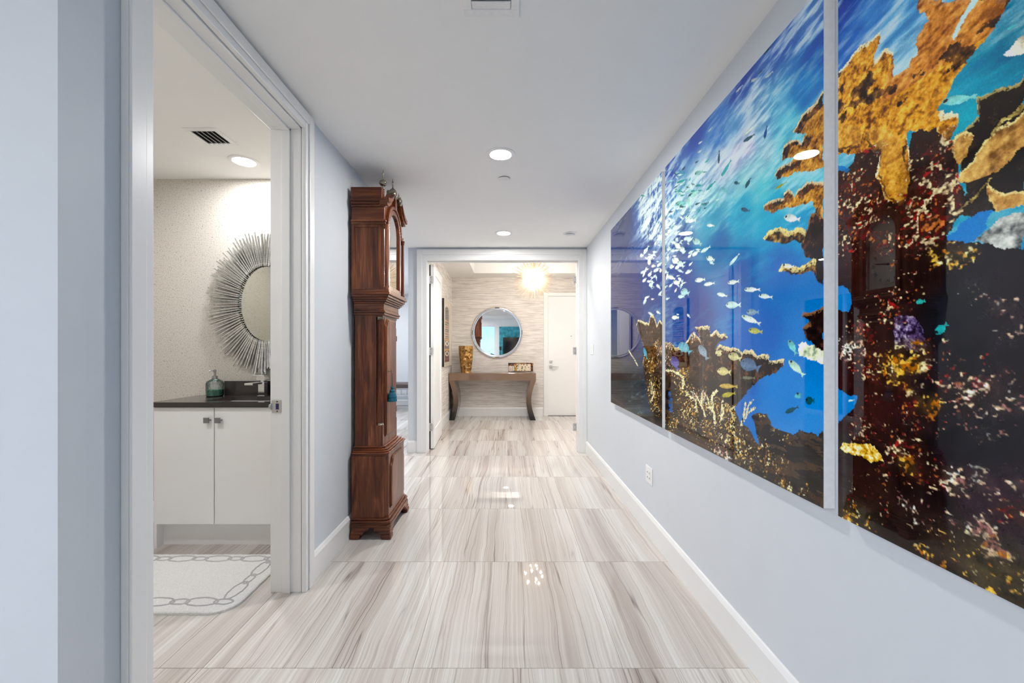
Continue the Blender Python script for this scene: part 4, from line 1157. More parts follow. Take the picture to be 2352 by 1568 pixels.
WATER = [(1410, 525, (25, 50, 120)), (1515, 405, (50, 85, 170)), (1480, 450, (70, 110, 175)), (1430, 530, (28, 45, 105)), (1420, 600, (35, 50, 110)), (1450, 680, (30, 45, 110)), (1440, 760, (28, 34, 90)), (1500, 560, (30, 60, 125)), (1500, 640, (28, 60, 130)),
         (1420, 880, (10, 20, 32)), (1450, 900, (14, 34, 46)),
         (1535, 395, (38, 72, 165)), (1600, 300, (28, 70, 170)), (1700, 180, (26, 62, 165)), (1800, 80, (55, 95, 185)), (1880, 20, (100, 140, 210)), (1880, 120, (8, 85, 180)), (1850, 200, (16, 115, 195)), (1780, 260, (110, 180, 222)), (1800, 290, (110, 195, 225)), (1680, 300, (110, 160, 215)), (1750, 380, (150, 205, 226)), (1820, 390, (130, 205, 228)), (1640, 450, (150, 205, 220)), (1650, 300, (50, 110, 195)),
         (1720, 330, (214, 210, 236)), (1690, 360, (208, 208, 234)), (1745, 300, (150, 190, 225)), (1660, 370, (200, 208, 232)), (1620, 400, (190, 208, 230)), (1760, 350, (170, 205, 228)), (1700, 420, (150, 205, 222)), (1760, 420, (90, 190, 215)), (1650, 400, (190, 205, 230)), (1600, 430, (170, 205, 225)), (1560, 450, (110, 160, 200)), (1800, 330, (105, 195, 222)), (1850, 430, (120, 200, 226)), (1700, 480, (16, 150, 198)), (1780, 480, (16, 160, 208)), (1850, 520, (24, 150, 208)), (1640, 500, (60, 150, 190)),
         (1650, 560, (20, 105, 170)), (1560, 560, (25, 62, 130)), (1560, 640, (20, 66, 145)), (1700, 640, (12, 92, 172)), (1800, 620, (6, 108, 192)), (1870, 680, (14, 118, 198)), (1600, 720, (16, 62, 145)), (1750, 760, (10, 100, 190)), (1860, 800, (14, 122, 206)), (1800, 900, (3, 128, 212)), (1870, 950, (16, 134, 216)), (1700, 860, (10, 100, 190)),
         (1930, 30, (16, 65, 172)), (1960, 90, (45, 105, 198)), (2000, 40, (70, 135, 212)), (2060, 60, (95, 165, 222)), (2080, 120, (150, 200, 232)), (2040, 170, (165, 208, 234)), (2300, 20, (4, 105, 150)), (2250, 120, (12, 128, 168)), (2200, 200, (20, 150, 188)), (2340, 60, (0, 100, 140)), (2220, 290, (6, 160, 192)), (1940, 720, (10, 135, 215)), (1950, 930, (8, 125, 210)),
         (0.5, 2.3, (4, 95, 140)), (0.2, 2.3, (4, 85, 135)), (0.3, 1.9, (10, 110, 165))]
STREAK = [(1880, 20, .75), (1800, 60, .6), (1700, 150, .45), (1750, 240, .75), (1650, 250, .25), (1600, 330, .2), (1540, 390, .6), (1510, 430, .95), (1495, 480, .95), (1530, 480, .8), (1440, 540, .15), (1700, 330, .5), (1600, 430, .7), (1800, 400, .55), (1850, 180, .3), (1750, 490, .1), (1600, 600, 0), (1440, 700, 0), (1800, 700, 0), (1850, 900, 0), (1480, 620, 0),
          (1940, 60, .4), (2040, 120, .7), (2200, 200, .25), (2320, 60, .45), (0.4, 2.3, .4), (0.3, 1.6, 0)]
REEF3 = [(1940, 600, (44, 18, 18)), (2100, 650, (24, 11, 13)), (2200, 700, (22, 23, 34)), (2330, 700, (34, 24, 36)), (2330, 900, (32, 20, 30)), (2250, 1000, (25, 22, 32)), (2000, 900, (48, 18, 20)), (1950, 1100, (30, 11, 11)), (2100, 1100, (20, 9, 12)), (2300, 1150, (50, 32, 44)), (2100, 1250, (34, 22, 22)), (2300, 1330, (56, 48, 38)), (1960, 1180, (46, 38, 32)), (2200, 850, (22, 22, 32)), (1940, 480, (52, 24, 20)), (2130, 420, (44, 24, 20)), (0.3, 1.3, (40, 26, 32)), (0.1, 0.95, (50, 40, 36))]

EMB = (fC((1462, 770), (1400, 880), (1330, 930), (1270, 990), (1195, 1130), (1310, 1150), (1270, 1230), (1200, 1200), (1130, 1240), (1100, 1365), (1215, 1345), (1190, 1390), (1080, 1430), (1050, 1480), (1060, 1530), (1150, 1510), (1230, 1470), (1462, 1440)),
       fA((1970, 138), (1830, 140), (1780, 200), (1730, 230), (1705, 280), (1680, 230), (1640, 215), (1605, 250), (1600, 300), (1480, 320), (1435, 350), (1430, 390), (1450, 415), (1560, 410), (1700, 370), (1880, 330), (1900, 430), (1970, 500)))
DARKB = (fA((1970, 380), (1890, 430), (1860, 450), (1830, 520), (1790, 620), (1770, 720), (1800, 800), (1870, 850), (1880, 900), (1870, 980), (1920, 1040), (1970, 1080)),
         fA((1770, 1350), (1800, 1320), (1900, 1330), (1940, 1280), (1970, 1270), (1970, 1580), (1800, 1568), (1790, 1470), (1850, 1400), (1800, 1380)),
         fB((1576, 10), (1530, 40), (1440, 55), (1420, 85), (1470, 100), (1490, 130), (1430, 170), (1430, 220), (1490, 250), (1540, 330), (1576, 345)))
FING = (fA((1420, 660), (1470, 590), (1560, 545), (1660, 575), (1730, 545), (1800, 580), (1790, 690), (1700, 690), (1560, 700), (1480, 690)),
        fA((1560, 940), (1600, 880), (1680, 890), (1760, 905), (1860, 840), (1900, 850), (1880, 960), (1760, 985), (1640, 960)))
BROWN2 = fB((430, 270), (470, 270), (500, 310), (560, 300), (600, 240), (640, 190), (690, 260), (650, 160), (700, 150), (750, 155), (755, 210), (800, 180), (830, 210), (870, 200), (880, 240), (830, 260), (790, 310), (830, 290), (900, 310), (960, 310), (985, 345), (1000, 320), (1060, 320), (1090, 360), (1180, 365), (1175, 400), (1280, 380), (1285, 430), (1220, 500), (1110, 540), (1020, 620), (980, 690), (930, 740), (960, 830), (1040, 900), (1110, 1010), (1060, 800), (1110, 768), (1160, 790), (1220, 885), (1300, 915), (1370, 942), (1400, 905), (1540, 935), (1576, 915), (1576, 1480), (1200, 1300), (430, 905))
HOLE2 = fB((455, 625), (468, 620), (485, 690), (488, 775), (462, 770), (456, 700))
BROWN1 = fB((410, 130), (390, 110), (375, 145), (345, 75), (325, 70), (315, 130), (280, 125), (235, 105), (225, 150), (260, 250), (290, 320), (270, 420), (290, 560), (310, 700), (330, 790), (200, 780), (100, 700), (30, 640), (30, 720), (412, 905))
ELK3 = fD((96, 555), (180, 450), (240, 370), (300, 320), (415, 235), (365, 450), (440, 355), (500, 400), (510, 555), (615, 500), (640, 430), (700, 390), (665, 330), (670, 280), (720, 190), (775, 120), (690, 70), (700, -20), (1385, -20), (1230, 200), (1000, 470), (930, 580), (870, 720), (830, 790), (880, 830), (960, 820), (965, 900), (920, 1010), (880, 1060), (840, 900), (600, 960), (640, 1180), (560, 1470), (470, 1440), (370, 1260), (420, 1100), (340, 1060), (240, 1100), (96, 1110))
GAP3 = fD((1085, -20), (1150, -20), (1010, 170), (950, 290), (925, 280), (1000, 130))
RIGHT3 = fD((1460, 510), (1400, 600), (1250, 640), (1110, 720), (1100, 800), (1120, 850), (1050, 900), (1000, 950), (920, 1010), (930, 1120), (990, 1200), (965, 1310), (1030, 1330), (1040, 1450), (940, 1568), (1100, 1568), (1270, 1490), (1460, 1460))
REEFP = fD((96, 1240), (180, 1200), (230, 1150), (250, 1060), (330, 1060), (420, 1100), (600, 1160), (640, 960), (830, 880), (920, 1000), (960, 1190), (980, 1320), (1060, 1450)) + fE((880, 300), (940, 325), (1040, 345), (1110, 335), (1200, 340), (1460, 390)) + [(2700, 590), (2700, 1800), (1895, 1260)]
BLUES3 = (fE((880, 300), (960, 250), (1060, 160), (1160, 100), (1260, 80), (1200, 150), (1180, 230), (1110, 330), (1040, 345), (940, 325)), fE((96, 635), (150, 650), (210, 740), (190, 840), (96, 820)), fE((96, 1350), (130, 1400), (245, 1440), (240, 1490), (200, 1560), (96, 1630)), fD((96, 1200), (200, 1195), (180, 1235), (96, 1240)))
GREY3 = fE((1120, 320), (1200, 220), (1300, 150), (1460, 120), (1460, 380), (1240, 385), (1200, 340))
WHITE3 = fD((1310, 410), (1350, 340), (1460, 250), (1460, 400), (1360, 410))
SPONGE = fE((510, 880), (560, 850), (620, 860), (700, 920), (750, 1050), (765, 1135), (640, 1110), (520, 1060))
YELL3 = fF((115, 400), (160, 360), (380, 390), (440, 490), (350, 500), (150, 430))
WCOR = fB((1395, 290), (1440, 280), (1500, 280), (1576, 340), (1576, 425), (1480, 390), (1400, 360))

CREAM = ((240, 228, 190), (205, 165, 95), (125, 82, 42)); REEF = ((180, 48, 46), (240, 214, 178), (110, 30, 34), (196, 116, 66)); PALE = ((245, 240, 235), (220, 190, 170), (160, 110, 110)); DIM = ((150, 100, 95), (110, 60, 70), (80, 60, 70)); GOLDS = ((255, 238, 190), (240, 190, 90), (180, 110, 40))
BLOBS = [(fB, CREAM, [(340, 590, 55, .6), (335, 430, 40, .5), (350, 700, 45, .6), (385, 300, 40, .5), (190, 370, 26, .5), (215, 430, 24, .5), (470, 290, 30, .6), (520, 490, 55, .5), (570, 600, 50, .6), (600, 760, 75, .55), (700, 690, 55, .55), (780, 740, 60, .6), (850, 770, 55, .55), (930, 800, 50, .6), (760, 900, 75, .5), (900, 940, 80, .6), (960, 985, 60, .65), (1000, 1050, 90, .45), (1150, 1100, 70, .45), (1250, 1150, 60, .3), (1300, 1300, 55, .6), (1160, 1205, 35, .5), (1400, 1370, 55, .4), (620, 860, 60, .45), (490, 850, 45, .5), (1130, 785, 26, .6), (1230, 900, 40, .3), (1300, 960, 35, .3)]),
         (fB, PALE, [(830, 1070, 48, .75), (870, 1100, 36, .6), (640, 215, 30, .7), (640, 660, 30, .7), (700, 660, 26, .7), (450, 290, 26, .6), (440, 400, 26, .55), (400, 330, 26, .6)]),
         (fE, REEF, [(250, 200, 130, .62), (200, 330, 60, .5), (450, 330, 75, .45), (700, 250, 140, .5), (820, 90, 120, .55), (600, 110, 90, .45), (480, 760, 95, .4), (300, 1010, 90, .5), (620, 640, 90, .2), (700, 1200, 100, .55), (1000, 1380, 115, .55), (450, 1300, 120, .3), (300, 1180, 90, .45)]),
         (fE, PALE, [(180, 1090, 65, .6), (1080, 690, 50, .35), (1280, 800, 45, .4), (1300, 1480, 70, .3), (1400, 1470, 50, .4), (1330, 960, 45, .2)]),
         (fE, GOLDS, [(540, 1250, 95, .75), (590, 1140, 80, .55), (950, 430, 60, .6), (740, 1490, 50, .6), (840, 420, 50, .5)]),
         (fF, REEF, [(300, 260, 75, .4), (600, 420, 95, .62), (700, 560, 80, .5), (850, 590, 70, .5), (700, 130, 90, .45), (450, 620, 60, .3), (1350, 880, 65, .5), (330, 760, 120, .10)]),
         (fF, PALE, [(950, 620, 60, .6), (1130, 640, 60, .5), (1120, 1010, 50, .75), (1240, 1150, 60, .8), (1170, 950, 40, .6), (1150, 300, 50, .3), (1390, 680, 40, .5), (650, 830, 90, .2), (1100, 60, 130, .25), (1300, 60, 90, .3), (900, 1050, 110, .25)]),
         (fF, GOLDS, [(760, 100, 50, .6), (600, 520, 45, .6), (260, 920, 60, .5), (180, 905, 40, .6), (950, 1120, 110, .22), (1150, 1230, 120, .25), (800, 1180, 80, .3), (1390, 1360, 80, .4)]),
         (fD, REEF, [(330, 1100, 60, .4), (210, 1300, 70, .6), (150, 1480, 70, .6), (280, 1450, 90, .5), (350, 1480, 60, .6), (740, 1200, 90, .45), (780, 1400, 120, .5), (900, 1480, 80, .45), (850, 1070, 60, .4)])]

SIL = (228, 236, 232); PALEF = (205, 226, 228); DKF = (16, 72, 92); YELF = (188, 178, 92); GRY = (140, 160, 185); TEALF = (28, 140, 150)
FISH = [(fA, 855, 1030, 95, 42, -6, SIL), (fA, 940, 1065, 100, 36, -8, SIL), (fA, 1155, 1050, 105, 40, -8, SIL), (fA, 1055, 1165, 98, 36, 14, SIL), (fA, 1325, 1117, 150, 42, 0, SIL), (fA, 1445, 1178, 130, 44, 8, SIL), (fA, 1155, 1255, 140, 66, 0, PALEF), (fA, 1330, 1320, 115, 60, 0, GRY), (fA, 1315, 1390, 190, 52, 24, SIL), (fA, 1355, 1490, 130, 56, 8, YELF), (fA, 635, 1365, 62, 32, 4, SIL), (fA, 950, 840, 78, 46, 18, SIL), (fA, 960, 875, 50, 30, 40, PALEF), (fA, 815, 790, 80, 36, -38, SIL), (fA, 905, 755, 105, 32, -32, PALEF), (fA, 1165, 845, 150, 26, -50, PALEF), (fA, 950, 540, 72, 28, 6, SIL), (fA, 1685, 475, 150, 70, 8, (232, 234, 238)), (fA, 1650, 905, 110, 40, 8, (245, 244, 232)),
        (fA, 1075, 45, 120, 16, -56, TEALF), (fA, 952, 182, 125, 22, -46, TEALF), (fA, 1080, 225, 80, 26, 45, (110, 175, 190)), (fA, 1288, 155, 110, 28, -62, DKF), (fA, 1582, 180, 130, 20, -32, (150, 150, 30)), (fA, 1265, 400, 85, 40, 14, (40, 80, 110)), (fA, 1187, 157, 52, 32, 10, DKF), (fA, 905, 345, 62, 26, -20, (40, 90, 110)), (fA, 800, 175, 60, 14, 30, DKF), (fA, 690, 245, 60, 20, -25, DKF), (fA, 850, 180, 60, 22, 0, TEALF), (fA, 640, 190, 60, 10, -38, DKF), (fA, 705, 25, 50, 16, -50, DKF), (fA, 705, 78, 50, 14, -40, TEALF), (fA, 690, 140, 100, 22, -20, TEALF), (fA, 800, 255, 90, 50, -30, (150, 200, 200)), (fA, 680, 340, 100, 44, -10, (120, 185, 185)), (fA, 755, 340, 120, 40, 70, (160, 205, 205)), (fA, 850, 400, 60, 18, -60, TEALF),
        (fB, 708, 342, 125, 50, 60, GRY), (fB, 575, 312, 110, 70, 40, (120, 175, 205)), (fB, 505, 420, 110, 60, 70, (95, 95, 165)), (fB, 935, 375, 100, 60, 20, (205, 200, 160)), (fB, 1045, 435, 150, 95, 22, (95, 120, 160)), (fB, 858, 480, 100, 60, 8, (210, 200, 150)), (fB, 890, 585, 135, 36, 2, (200, 170, 95)), (fB, 890, 645, 105, 36, -12, (175, 165, 60)), (fB, 820, 345, 50, 50, -50, (215, 205, 165)), (fB, 1350, 305, 120, 44, 62, (130, 200, 200)), (fB, 1378, 455, 160, 52, 46, (205, 228, 210)), (fB, 1345, 755, 110, 36, -24, DKF), (fB, 1476, 690, 66, 62, 0, (20, 75, 90)), (fB, 1390, 655, 40, 52, 60, (100, 180, 190)), (fB, 1035, 525, 95, 26, 0, (120, 120, 105)), (fB, 290, 350, 90, 22, 75, (70, 165, 200)), (fB, 505, 92, 50, 30, 6, SIL),
        (fC, 833, 1112, 150, 22, -38, (200, 215, 215)), (fC, 825, 1182, 125, 30, -34, DKF), (fC, 966, 1132, 120, 24, -78, (22, 70, 140)), (fC, 565, 1345, 120, 18, -86, DKF), (fC, 630, 1440, 170, 26, -60, (60, 160, 175)), (fC, 865, 685, 60, 26, -25, (180, 190, 195)), (fC, 928, 610, 80, 14, -48, DKF), (fC, 995, 640, 90, 24, -40, (170, 190, 205)), (fC, 990, 420, 130, 14, -50, (20, 50, 80)), (fC, 740, 760, 90, 16, -48, (170, 185, 200)), (fC, 490, 1110, 50, 10, -48, (180, 200, 215)), (fC, 405, 1222, 40, 16, -30, (190, 205, 215)), (fC, 400, 1298, 42, 18, -35, (190, 205, 215)), (fC, 447, 1315, 28, 20, 0, (150, 180, 190)), (fC, 375, 1388, 36, 14, -30, (40, 70, 110)), (fC, 260, 1450, 36, 14, -30, (40, 80, 100)), (fC, 470, 1375, 70, 16, -38, (90, 160, 180)), (fC, 395, 1480, 80, 40, -20, (130, 180, 185)),
        (fA, 403, 640, 16, 60, 0, SIL), (fA, 490, 650, 36, 50, 20, PALEF), (fA, 370, 760, 90, 26, -60, PALEF), (fA, 330, 810, 34, 34, 0, SIL), (fA, 395, 850, 70, 20, -70, PALEF), (fA, 355, 960, 100, 16, -70, SIL), (fA, 405, 975, 60, 26, -60, PALEF), (fA, 435, 905, 40, 26, 0, SIL), (fA, 460, 1010, 50, 14, 80, PALEF), (fA, 355, 1030, 50, 26, -50, SIL), (fA, 412, 1085, 60, 22, 65, PALEF), (fA, 480, 1090, 60, 24, 50, SIL), (fA, 360, 1215, 80, 22, -70, PALEF), (fA, 490, 890, 60, 24, -40, PALEF), (fA, 445, 780, 30, 24, 0, PALEF), (fA, 500, 945, 26, 40, 0, SIL),
        (fA, 650, 715, 46, 38, -10, SIL), (fA, 575, 750, 40, 46, 20, PALEF), (fA, 640, 860, 80, 60, 30, SIL), (fA, 680, 890, 80, 50, 40, PALEF), (fA, 600, 910, 46, 40, 0, SIL), (fA, 770, 885, 50, 18, -50, SIL), (fA, 710, 780, 40, 22, -40, PALEF), (fA, 830, 690, 90, 56, 30, (170, 200, 205)), (fA, 735, 655, 60, 34, -20, PALEF), (fA, 600, 1010, 70, 36, 20, SIL), (fA, 640, 1055, 60, 40, 40, SIL), (fA, 560, 1000, 30, 60, 10, SIL), (fA, 720, 1140, 80, 70, 20, (170, 205, 215)), (fA, 685, 1180, 60, 34, 0, PALEF), (fA, 690, 1070, 20, 90, 15, PALEF), (fA, 770, 495, 100, 44, 4, (225, 232, 235)), (fA, 630, 560, 50, 50, 20, PALEF), (fA, 565, 830, 16, 80, 0, PALEF),
        (fD, 985, 715, 270, 66, -10, (150, 215, 220)), (fE, 705, 760, 70, 36, -10, (60, 190, 190)), (fE, 855, 955, 120, 60, -40, (50, 180, 190)), (fF, 205, 60, 50, 14, -10, (205, 240, 225)), (fD, 1370, 190, 90, 20, -30, (90, 190, 205))]

_r = np.random.RandomState(8)
for _ in range(70):
    _u, _v = _r.normal(650, 75), _r.normal(720, 250)
    _L = _r.uniform(26, 62); FISH.append((fA, _u, _v, _L, _L * _r.uniform(0.3, 0.6), _r.uniform(-70, 70), PALEF if _r.rand() < .6 else SIL))
for _ in range(60):
    _u, _v = _r.normal(700, 110), _r.normal(250, 130)
    _L = _r.uniform(30, 60); FISH.append((fA, _u, _v, _L, _L * _r.uniform(0.2, 0.4), _r.uniform(-70, 20), (TEALF, DKF, (140, 195, 200), (200, 225, 228))[_r.randint(4)]))
for _ in range(34):
    _u, _v = _r.normal(430, 50), _r.normal(900, 150)
    _L = _r.uniform(24, 60); FISH.append((fA, _u, _v, _L, _L * _r.uniform(0.25, 0.5), _r.uniform(-80, 40), PALEF if _r.rand() < .5 else SIL))
CRM = (236, 224, 190)
TWIGS = [(0.008, CRM, ((720, 800), (690, 715), (640, 640))), (0.008, CRM, ((690, 720), (700, 650))), (0.010, CRM, ((790, 850), (775, 740), (765, 665), (800, 620))), (0.009, CRM, ((835, 830), (850, 690))), (0.008, CRM, ((770, 770), (720, 645))), (0.010, (215, 185, 130), ((930, 830), (900, 760), (870, 710))), (0.007, (225, 215, 185), ((970, 900), (1000, 790), (1060, 690))), (0.006, (225, 215, 185), ((1000, 830), (1045, 700))), (0.006, (225, 215, 185), ((995, 810), (1075, 740))), (0.006, (225, 215, 185), ((1000, 800), (1010, 700))),
         (0.004, (40, 26, 20), ((1085, 1150), (960, 950), (890, 830))), (0.004, (40, 26, 20), ((1080, 1120), (1000, 960), (990, 820))), (0.005, (30, 20, 18), ((1140, 1160), (1145, 1030))), (0.010, (232, 220, 185), ((560, 600), (560, 520), (500, 480), (440, 470))), (0.009, CRM, ((590, 640), (650, 690), (660, 770))), (0.010, CRM, ((330, 560), (350, 640), (330, 700))), (0.008, CRM, ((170, 330), (215, 400), (235, 440)))]
L3 = [fD((1240, 950), (1460, 780), (1460, 1000), (1300, 1200), (1180, 1290), (980, 1320), (975, 1250), (1100, 1130), (1130, 1060)), fD((1180, 1340), (1300, 1380), (1460, 1390), (1460, 1480), (1290, 1500), (1200, 1440)), fD((960, 970), (1060, 950), (1075, 990), (1040, 1130), (960, 1190), (925, 1110), (920, 1020))]
EDGE3 = [fD((1225, 960), (1290, 850), (1460, 720), (1460, 760), (1300, 880), (1250, 965)), fD((1040, 1460), (1190, 1310), (1215, 1300), (1100, 1430), (1060, 1470))]
LOBES = [fD((300, 960), (360, 920), (470, 930), (570, 1000), (590, 1160), (625, 1300), (600, 1440), (550, 1475), (480, 1420), (390, 1260), (420, 1100), (330, 1040)), fD((96, 850), (200, 900), (290, 960), (270, 1050), (96, 1080))]


def paint(Y, Z):
    """picture colour, sRGB 0..255, at points of the print"""
    wy = Y + 0.020 * (fbm(Y * 26, Z * 26, 1) - 0.5) + 0.008 * (fbm(Y * 110, Z * 110, 2, 2) - 0.5)
    wz = Z + 0.020 * (fbm(Y * 26, Z * 26, 3) - 0.5) + 0.008 * (fbm(Y * 110, Z * 110, 4, 2) - 0.5)
    c = shepard(WATER, wy, wz)
    st = shepard(STREAK, Y, Z)
    n = 0.6 * fbm(Y * 5 + Z * 2, Z * 24 + Y * 2.5, 9, 5, 0.65) + 0.4 * fbm(Y * 16, Z * 60 + Y * 8, 12, 3)
    k_ = np.clip((n - 0.52 + 0.14 * st) * 6, 0, 1) * np.clip(st * 1.2, 0, 1)
    c = c * (1 - k_[..., None]) + np.array((212, 224, 240)) * k_[..., None]
    k_ = np.clip((0.47 - n) * 6, 0, 1) * np.clip(st, 0, 1) * 0.55
    c = c * (1 - k_[..., None]) + np.array((20, 70, 150)) * k_[..., None]
    # small wavelets of the breaking surface
    q = (fbm(Y * 60, Z * 34, 20, 3, 0.6) - 0.52) * 9; wv = np.clip(q, 0, 1) * np.clip(st * 1.6 - 0.75, 0, 1) * (Y > 2.2)
    c = c * (1 - wv[..., None]) + np.array((225, 236, 236)) * wv[..., None]
    fine = fbm(Y * 130, Z * 130, 30, 3, 0.6); mid = fbm(Y * 45, Z * 45, 33, 4, 0.6); big = fbm(Y * 12, Z * 12, 36, 3)

    def lay(mask, col, a=1.0):
        c[mask] = c[mask] * (1 - a) + np.broadcast_to(np.asarray(col, float), c.shape)[mask] * a

    def lerp3(t, a, b, d):
        t = np.clip(t, 0, 1)[..., None]; a, b, d = (np.array(x, float) for x in (a, b, d))
        return np.where(t < 0.5, a + (b - a) * t * 2, b + (d - b) * (t * 2 - 1))

    def body(poly, tex, rim=None, rw=0.012, up=1):
        m_ = inside(poly, wy, wz); lay(m_, tex)
        if rim is not None:
            r_ = m_ & ~inside(poly, wy, wz + rw * up); lay(r_ & (fine + 0.3 * mid > 0.50), rim, 0.75); r_ = m_ & ~inside(poly, wy, wz + rw * 0.5 * up); lay(r_, rim, 0.6)
            r2 = m_ & ~inside(poly, wy + rw * 0.7, wz + rw * 0.4 * up); lay(r2 & (fine > 0.5), rim, 0.45)
        return m_

    browns = lerp3((mid - 0.3) * 2.2 + (fine - 0.5), (30, 18, 14), (62, 40, 29), (104, 70, 48))
    low = lerp3((big - 0.35) * 2 + (fine - 0.5), (16, 11, 11), (36, 26, 23), (70, 52, 40))
    for p in (BROWN1, BROWN2):
        body(p, browns, (240, 226, 190), 0.016)
        lay(inside(p, wy, wz) & (Z < 1.12 + 0.1 * big), low, 0.85)
    body(HOLE2, np.full(c.shape, (24, 84, 165.0)))
    # silt of the sea floor
    m_ = inside(BROWN2, wy, wz) & (Z < 1.08); s_ = fbm(Y * 10, Z * 55, 50, 4, 0.6); lay(m_ & (s_ > 0.56), (96, 70, 48), 0.55); lay(m_ & (s_ < 0.42), (16, 10, 10), 0.6)
    orange = lerp3((mid - 0.24) * 1.3 + (fine - 0.5) * 1.1 + 0.18, (96, 50, 14), (214, 146, 48), (250, 200, 92))
    dkor = lerp3((mid - 0.3) * 2 + (fine - 0.5), (26, 14, 10), (92, 54, 26), (168, 112, 58))
    for p in DARKB:
        body(p, lerp3((mid - 0.35) * 2 + (fine - 0.5), (18, 10, 12), (46, 24, 20), (96, 52, 40)), (150, 105, 70), 0.012)
    for p in EMB:
        m_ = body(p, dkor, (235, 215, 180), 0.010)
        lay(m_ & inside(p, wy + 0.03, wz + 0.03), orange, 0.75)
    for p in FING:
        body(p, lerp3((mid - 0.3) * 2 + (fine - 0.5), (34, 20, 8), (96, 66, 28), (196, 160, 92)), (240, 225, 165), 0.02)
    body(WCOR, lerp3((mid - 0.2) * 2, (120, 140, 120), (220, 226, 205), (252, 252, 244)))
    # third panel
    reef = shepard(REEF3, wy, wz) * (0.55 + 0.9 * mid)[..., None]
    body(REEFP, reef)
    body(RIGHT3, lerp3((big - 0.3) * 1.2 + (mid - 0.5), (26, 18, 18), (56, 42, 34), (110, 80, 52)), (200, 180, 120), 0.007)
    m_ = body(ELK3, orange, (250, 240, 225), 0.012)
    stem = m_ & (Y < 1.08 - (Z - 2.0) * 0.35) & (Z > 1.95)
    lay(stem, lerp3((fbm(Y * 40 + Z * 30, Z * 70, 60, 4) - 0.3) * 1.6 + (fine - 0.5) * 0.8 + 0.1, (120, 62, 24), (206, 130, 60), (240, 182, 108)), 0.85)
    lay(m_ & (big + 0.5 * mid < 0.56), dkor, 0.75); bd = np.clip(1.4 - np.abs(Z - 1.985 - 0.25 * (Y - 1.1)) / 0.03 - 1.2 * mid, 0, 1) * np.clip((Y - 1.0) * 12, 0, 1); lay(m_ & (bd > 0.35), dkor, 0.8)
    gold = lerp3((mid - 0.25) * 1.1 + (fine - 0.5) * 0.9 + 0.25, (150, 92, 34), (216, 158, 64), (246, 204, 112))
    for p in LOBES:
        body(p, gold, (90, 52, 22), 0.008, -1)
    for p in L3:
        body(p, lerp3((mid - 0.3) * 1.6 + (fine - 0.5) * 0.6 + 0.15, (120, 80, 40), (196, 146, 84), (232, 196, 128)), (236, 220, 165), 0.006)
    for p in EDGE3:
        body(p, lerp3((fine - 0.3) * 2, (120, 96, 50), (190, 168, 100), (226, 212, 150)))
    body(GAP3, np.full(c.shape, (200, 225, 238.0)))
    body(WHITE3, lerp3((mid - 0.2) * 2, (150, 130, 110), (232, 226, 216), (250, 250, 246)))
    for p in BLUES3:
        body(p, np.full(c.shape, (14, 128, 208.0)))
    body(GREY3, lerp3((mid - 0.25) * 2.2, (60, 60, 66), (170, 170, 174), (236, 236, 238)))
    body(SPONGE, lerp3((fine - 0.3) * 2.2, (26, 18, 40), (96, 74, 128), (205, 198, 222)))
    body(YELL3, lerp3((fine - 0.2) * 2, (140, 90, 20), (226, 178, 60), (255, 250, 226)))
    # speckled growth
    g1 = 0.55 * vn(Y * 105 + Z * 30, Z * 135, 70) + 0.45 * vn(Y * 210, Z * 250, 71); g2 = vn(Y * 62, Z * 62, 77); g3 = vn(Y * 30, Z * 30, 79); g4 = vn(Y * 34, Z * 34, 83)
    reefy = inside(REEFP, wy, wz) | inside(BROWN1, wy, wz) | inside(BROWN2, wy, wz) | (inside(ELK3, wy, wz) & (Z < 1.86))
    for f_, pal, lst in BLOBS:
        w_ = np.zeros(Y.shape); wb = np.zeros(Y.shape)
        for u, v, r_, d_ in lst:
            p = f_((u, v))[0]; y, z = on_print(p)
            rz = 1.55 * r_ / 3.136 * y / 960; ry = rz * max(1.0, y / PX * 0.62) * 1.15
            gg = np.exp(-(((Y - y) / ry + 0.6 * (g3 - 0.5)) ** 2 + ((Z - z) / rz + 0.6 * (g4 - 0.5)) ** 2) ** 1.6)
            w_ = np.maximum(w_, d_ * gg); wb = np.maximum(wb, d_ * gg)
        ha = np.clip(wb * 0.95 * (0.4 + g3), 0, 0.8) * reefy
        mean = np.mean(np.array(pal, float), 0) * 0.36
        c[:] = c * (1 - ha[..., None]) + mean * (0.5 + mid[..., None]) * ha[..., None]
        al = np.clip((g1 - (0.74 - 0.46 * w_ - 0.20 * (g3 - 0.5))) * 6.0, 0, 1) * (w_ > 0.04) * reefy
        t = g2 * (len(pal) - 1) * 0.999; i0 = np.clip((g2 * len(pal)).astype(int), 0, len(pal) - 1)
        pc = np.array(pal, float)[i0] * (0.55 + 0.75 * fine)[..., None]
        c[:] = c * (1 - al[..., None]) + pc * al[..., None]
    # branching coral and sea twigs
    for wd, col, pts in TWIGS:
        P = [on_print(p) for p in fB(*pts)]
        for (y0, z0), (y1, z1) in zip(P, P[1:]):
            dy, dz = y1 - y0, z1 - z0; t = np.clip(((wy - y0) * dy + (wz - z0) * dz) / (dy * dy + dz * dz), 0, 1)
            dd = np.hypot((wy - y0 - t * dy) * 0.55, wz - z0 - t * dz)
            lay((dd < wd * 0.75 * (0.3 + 1.3 * mid)) & (fine > 0.36), np.array(col, float) * (0.5 + 0.8 * fine)[..., None])
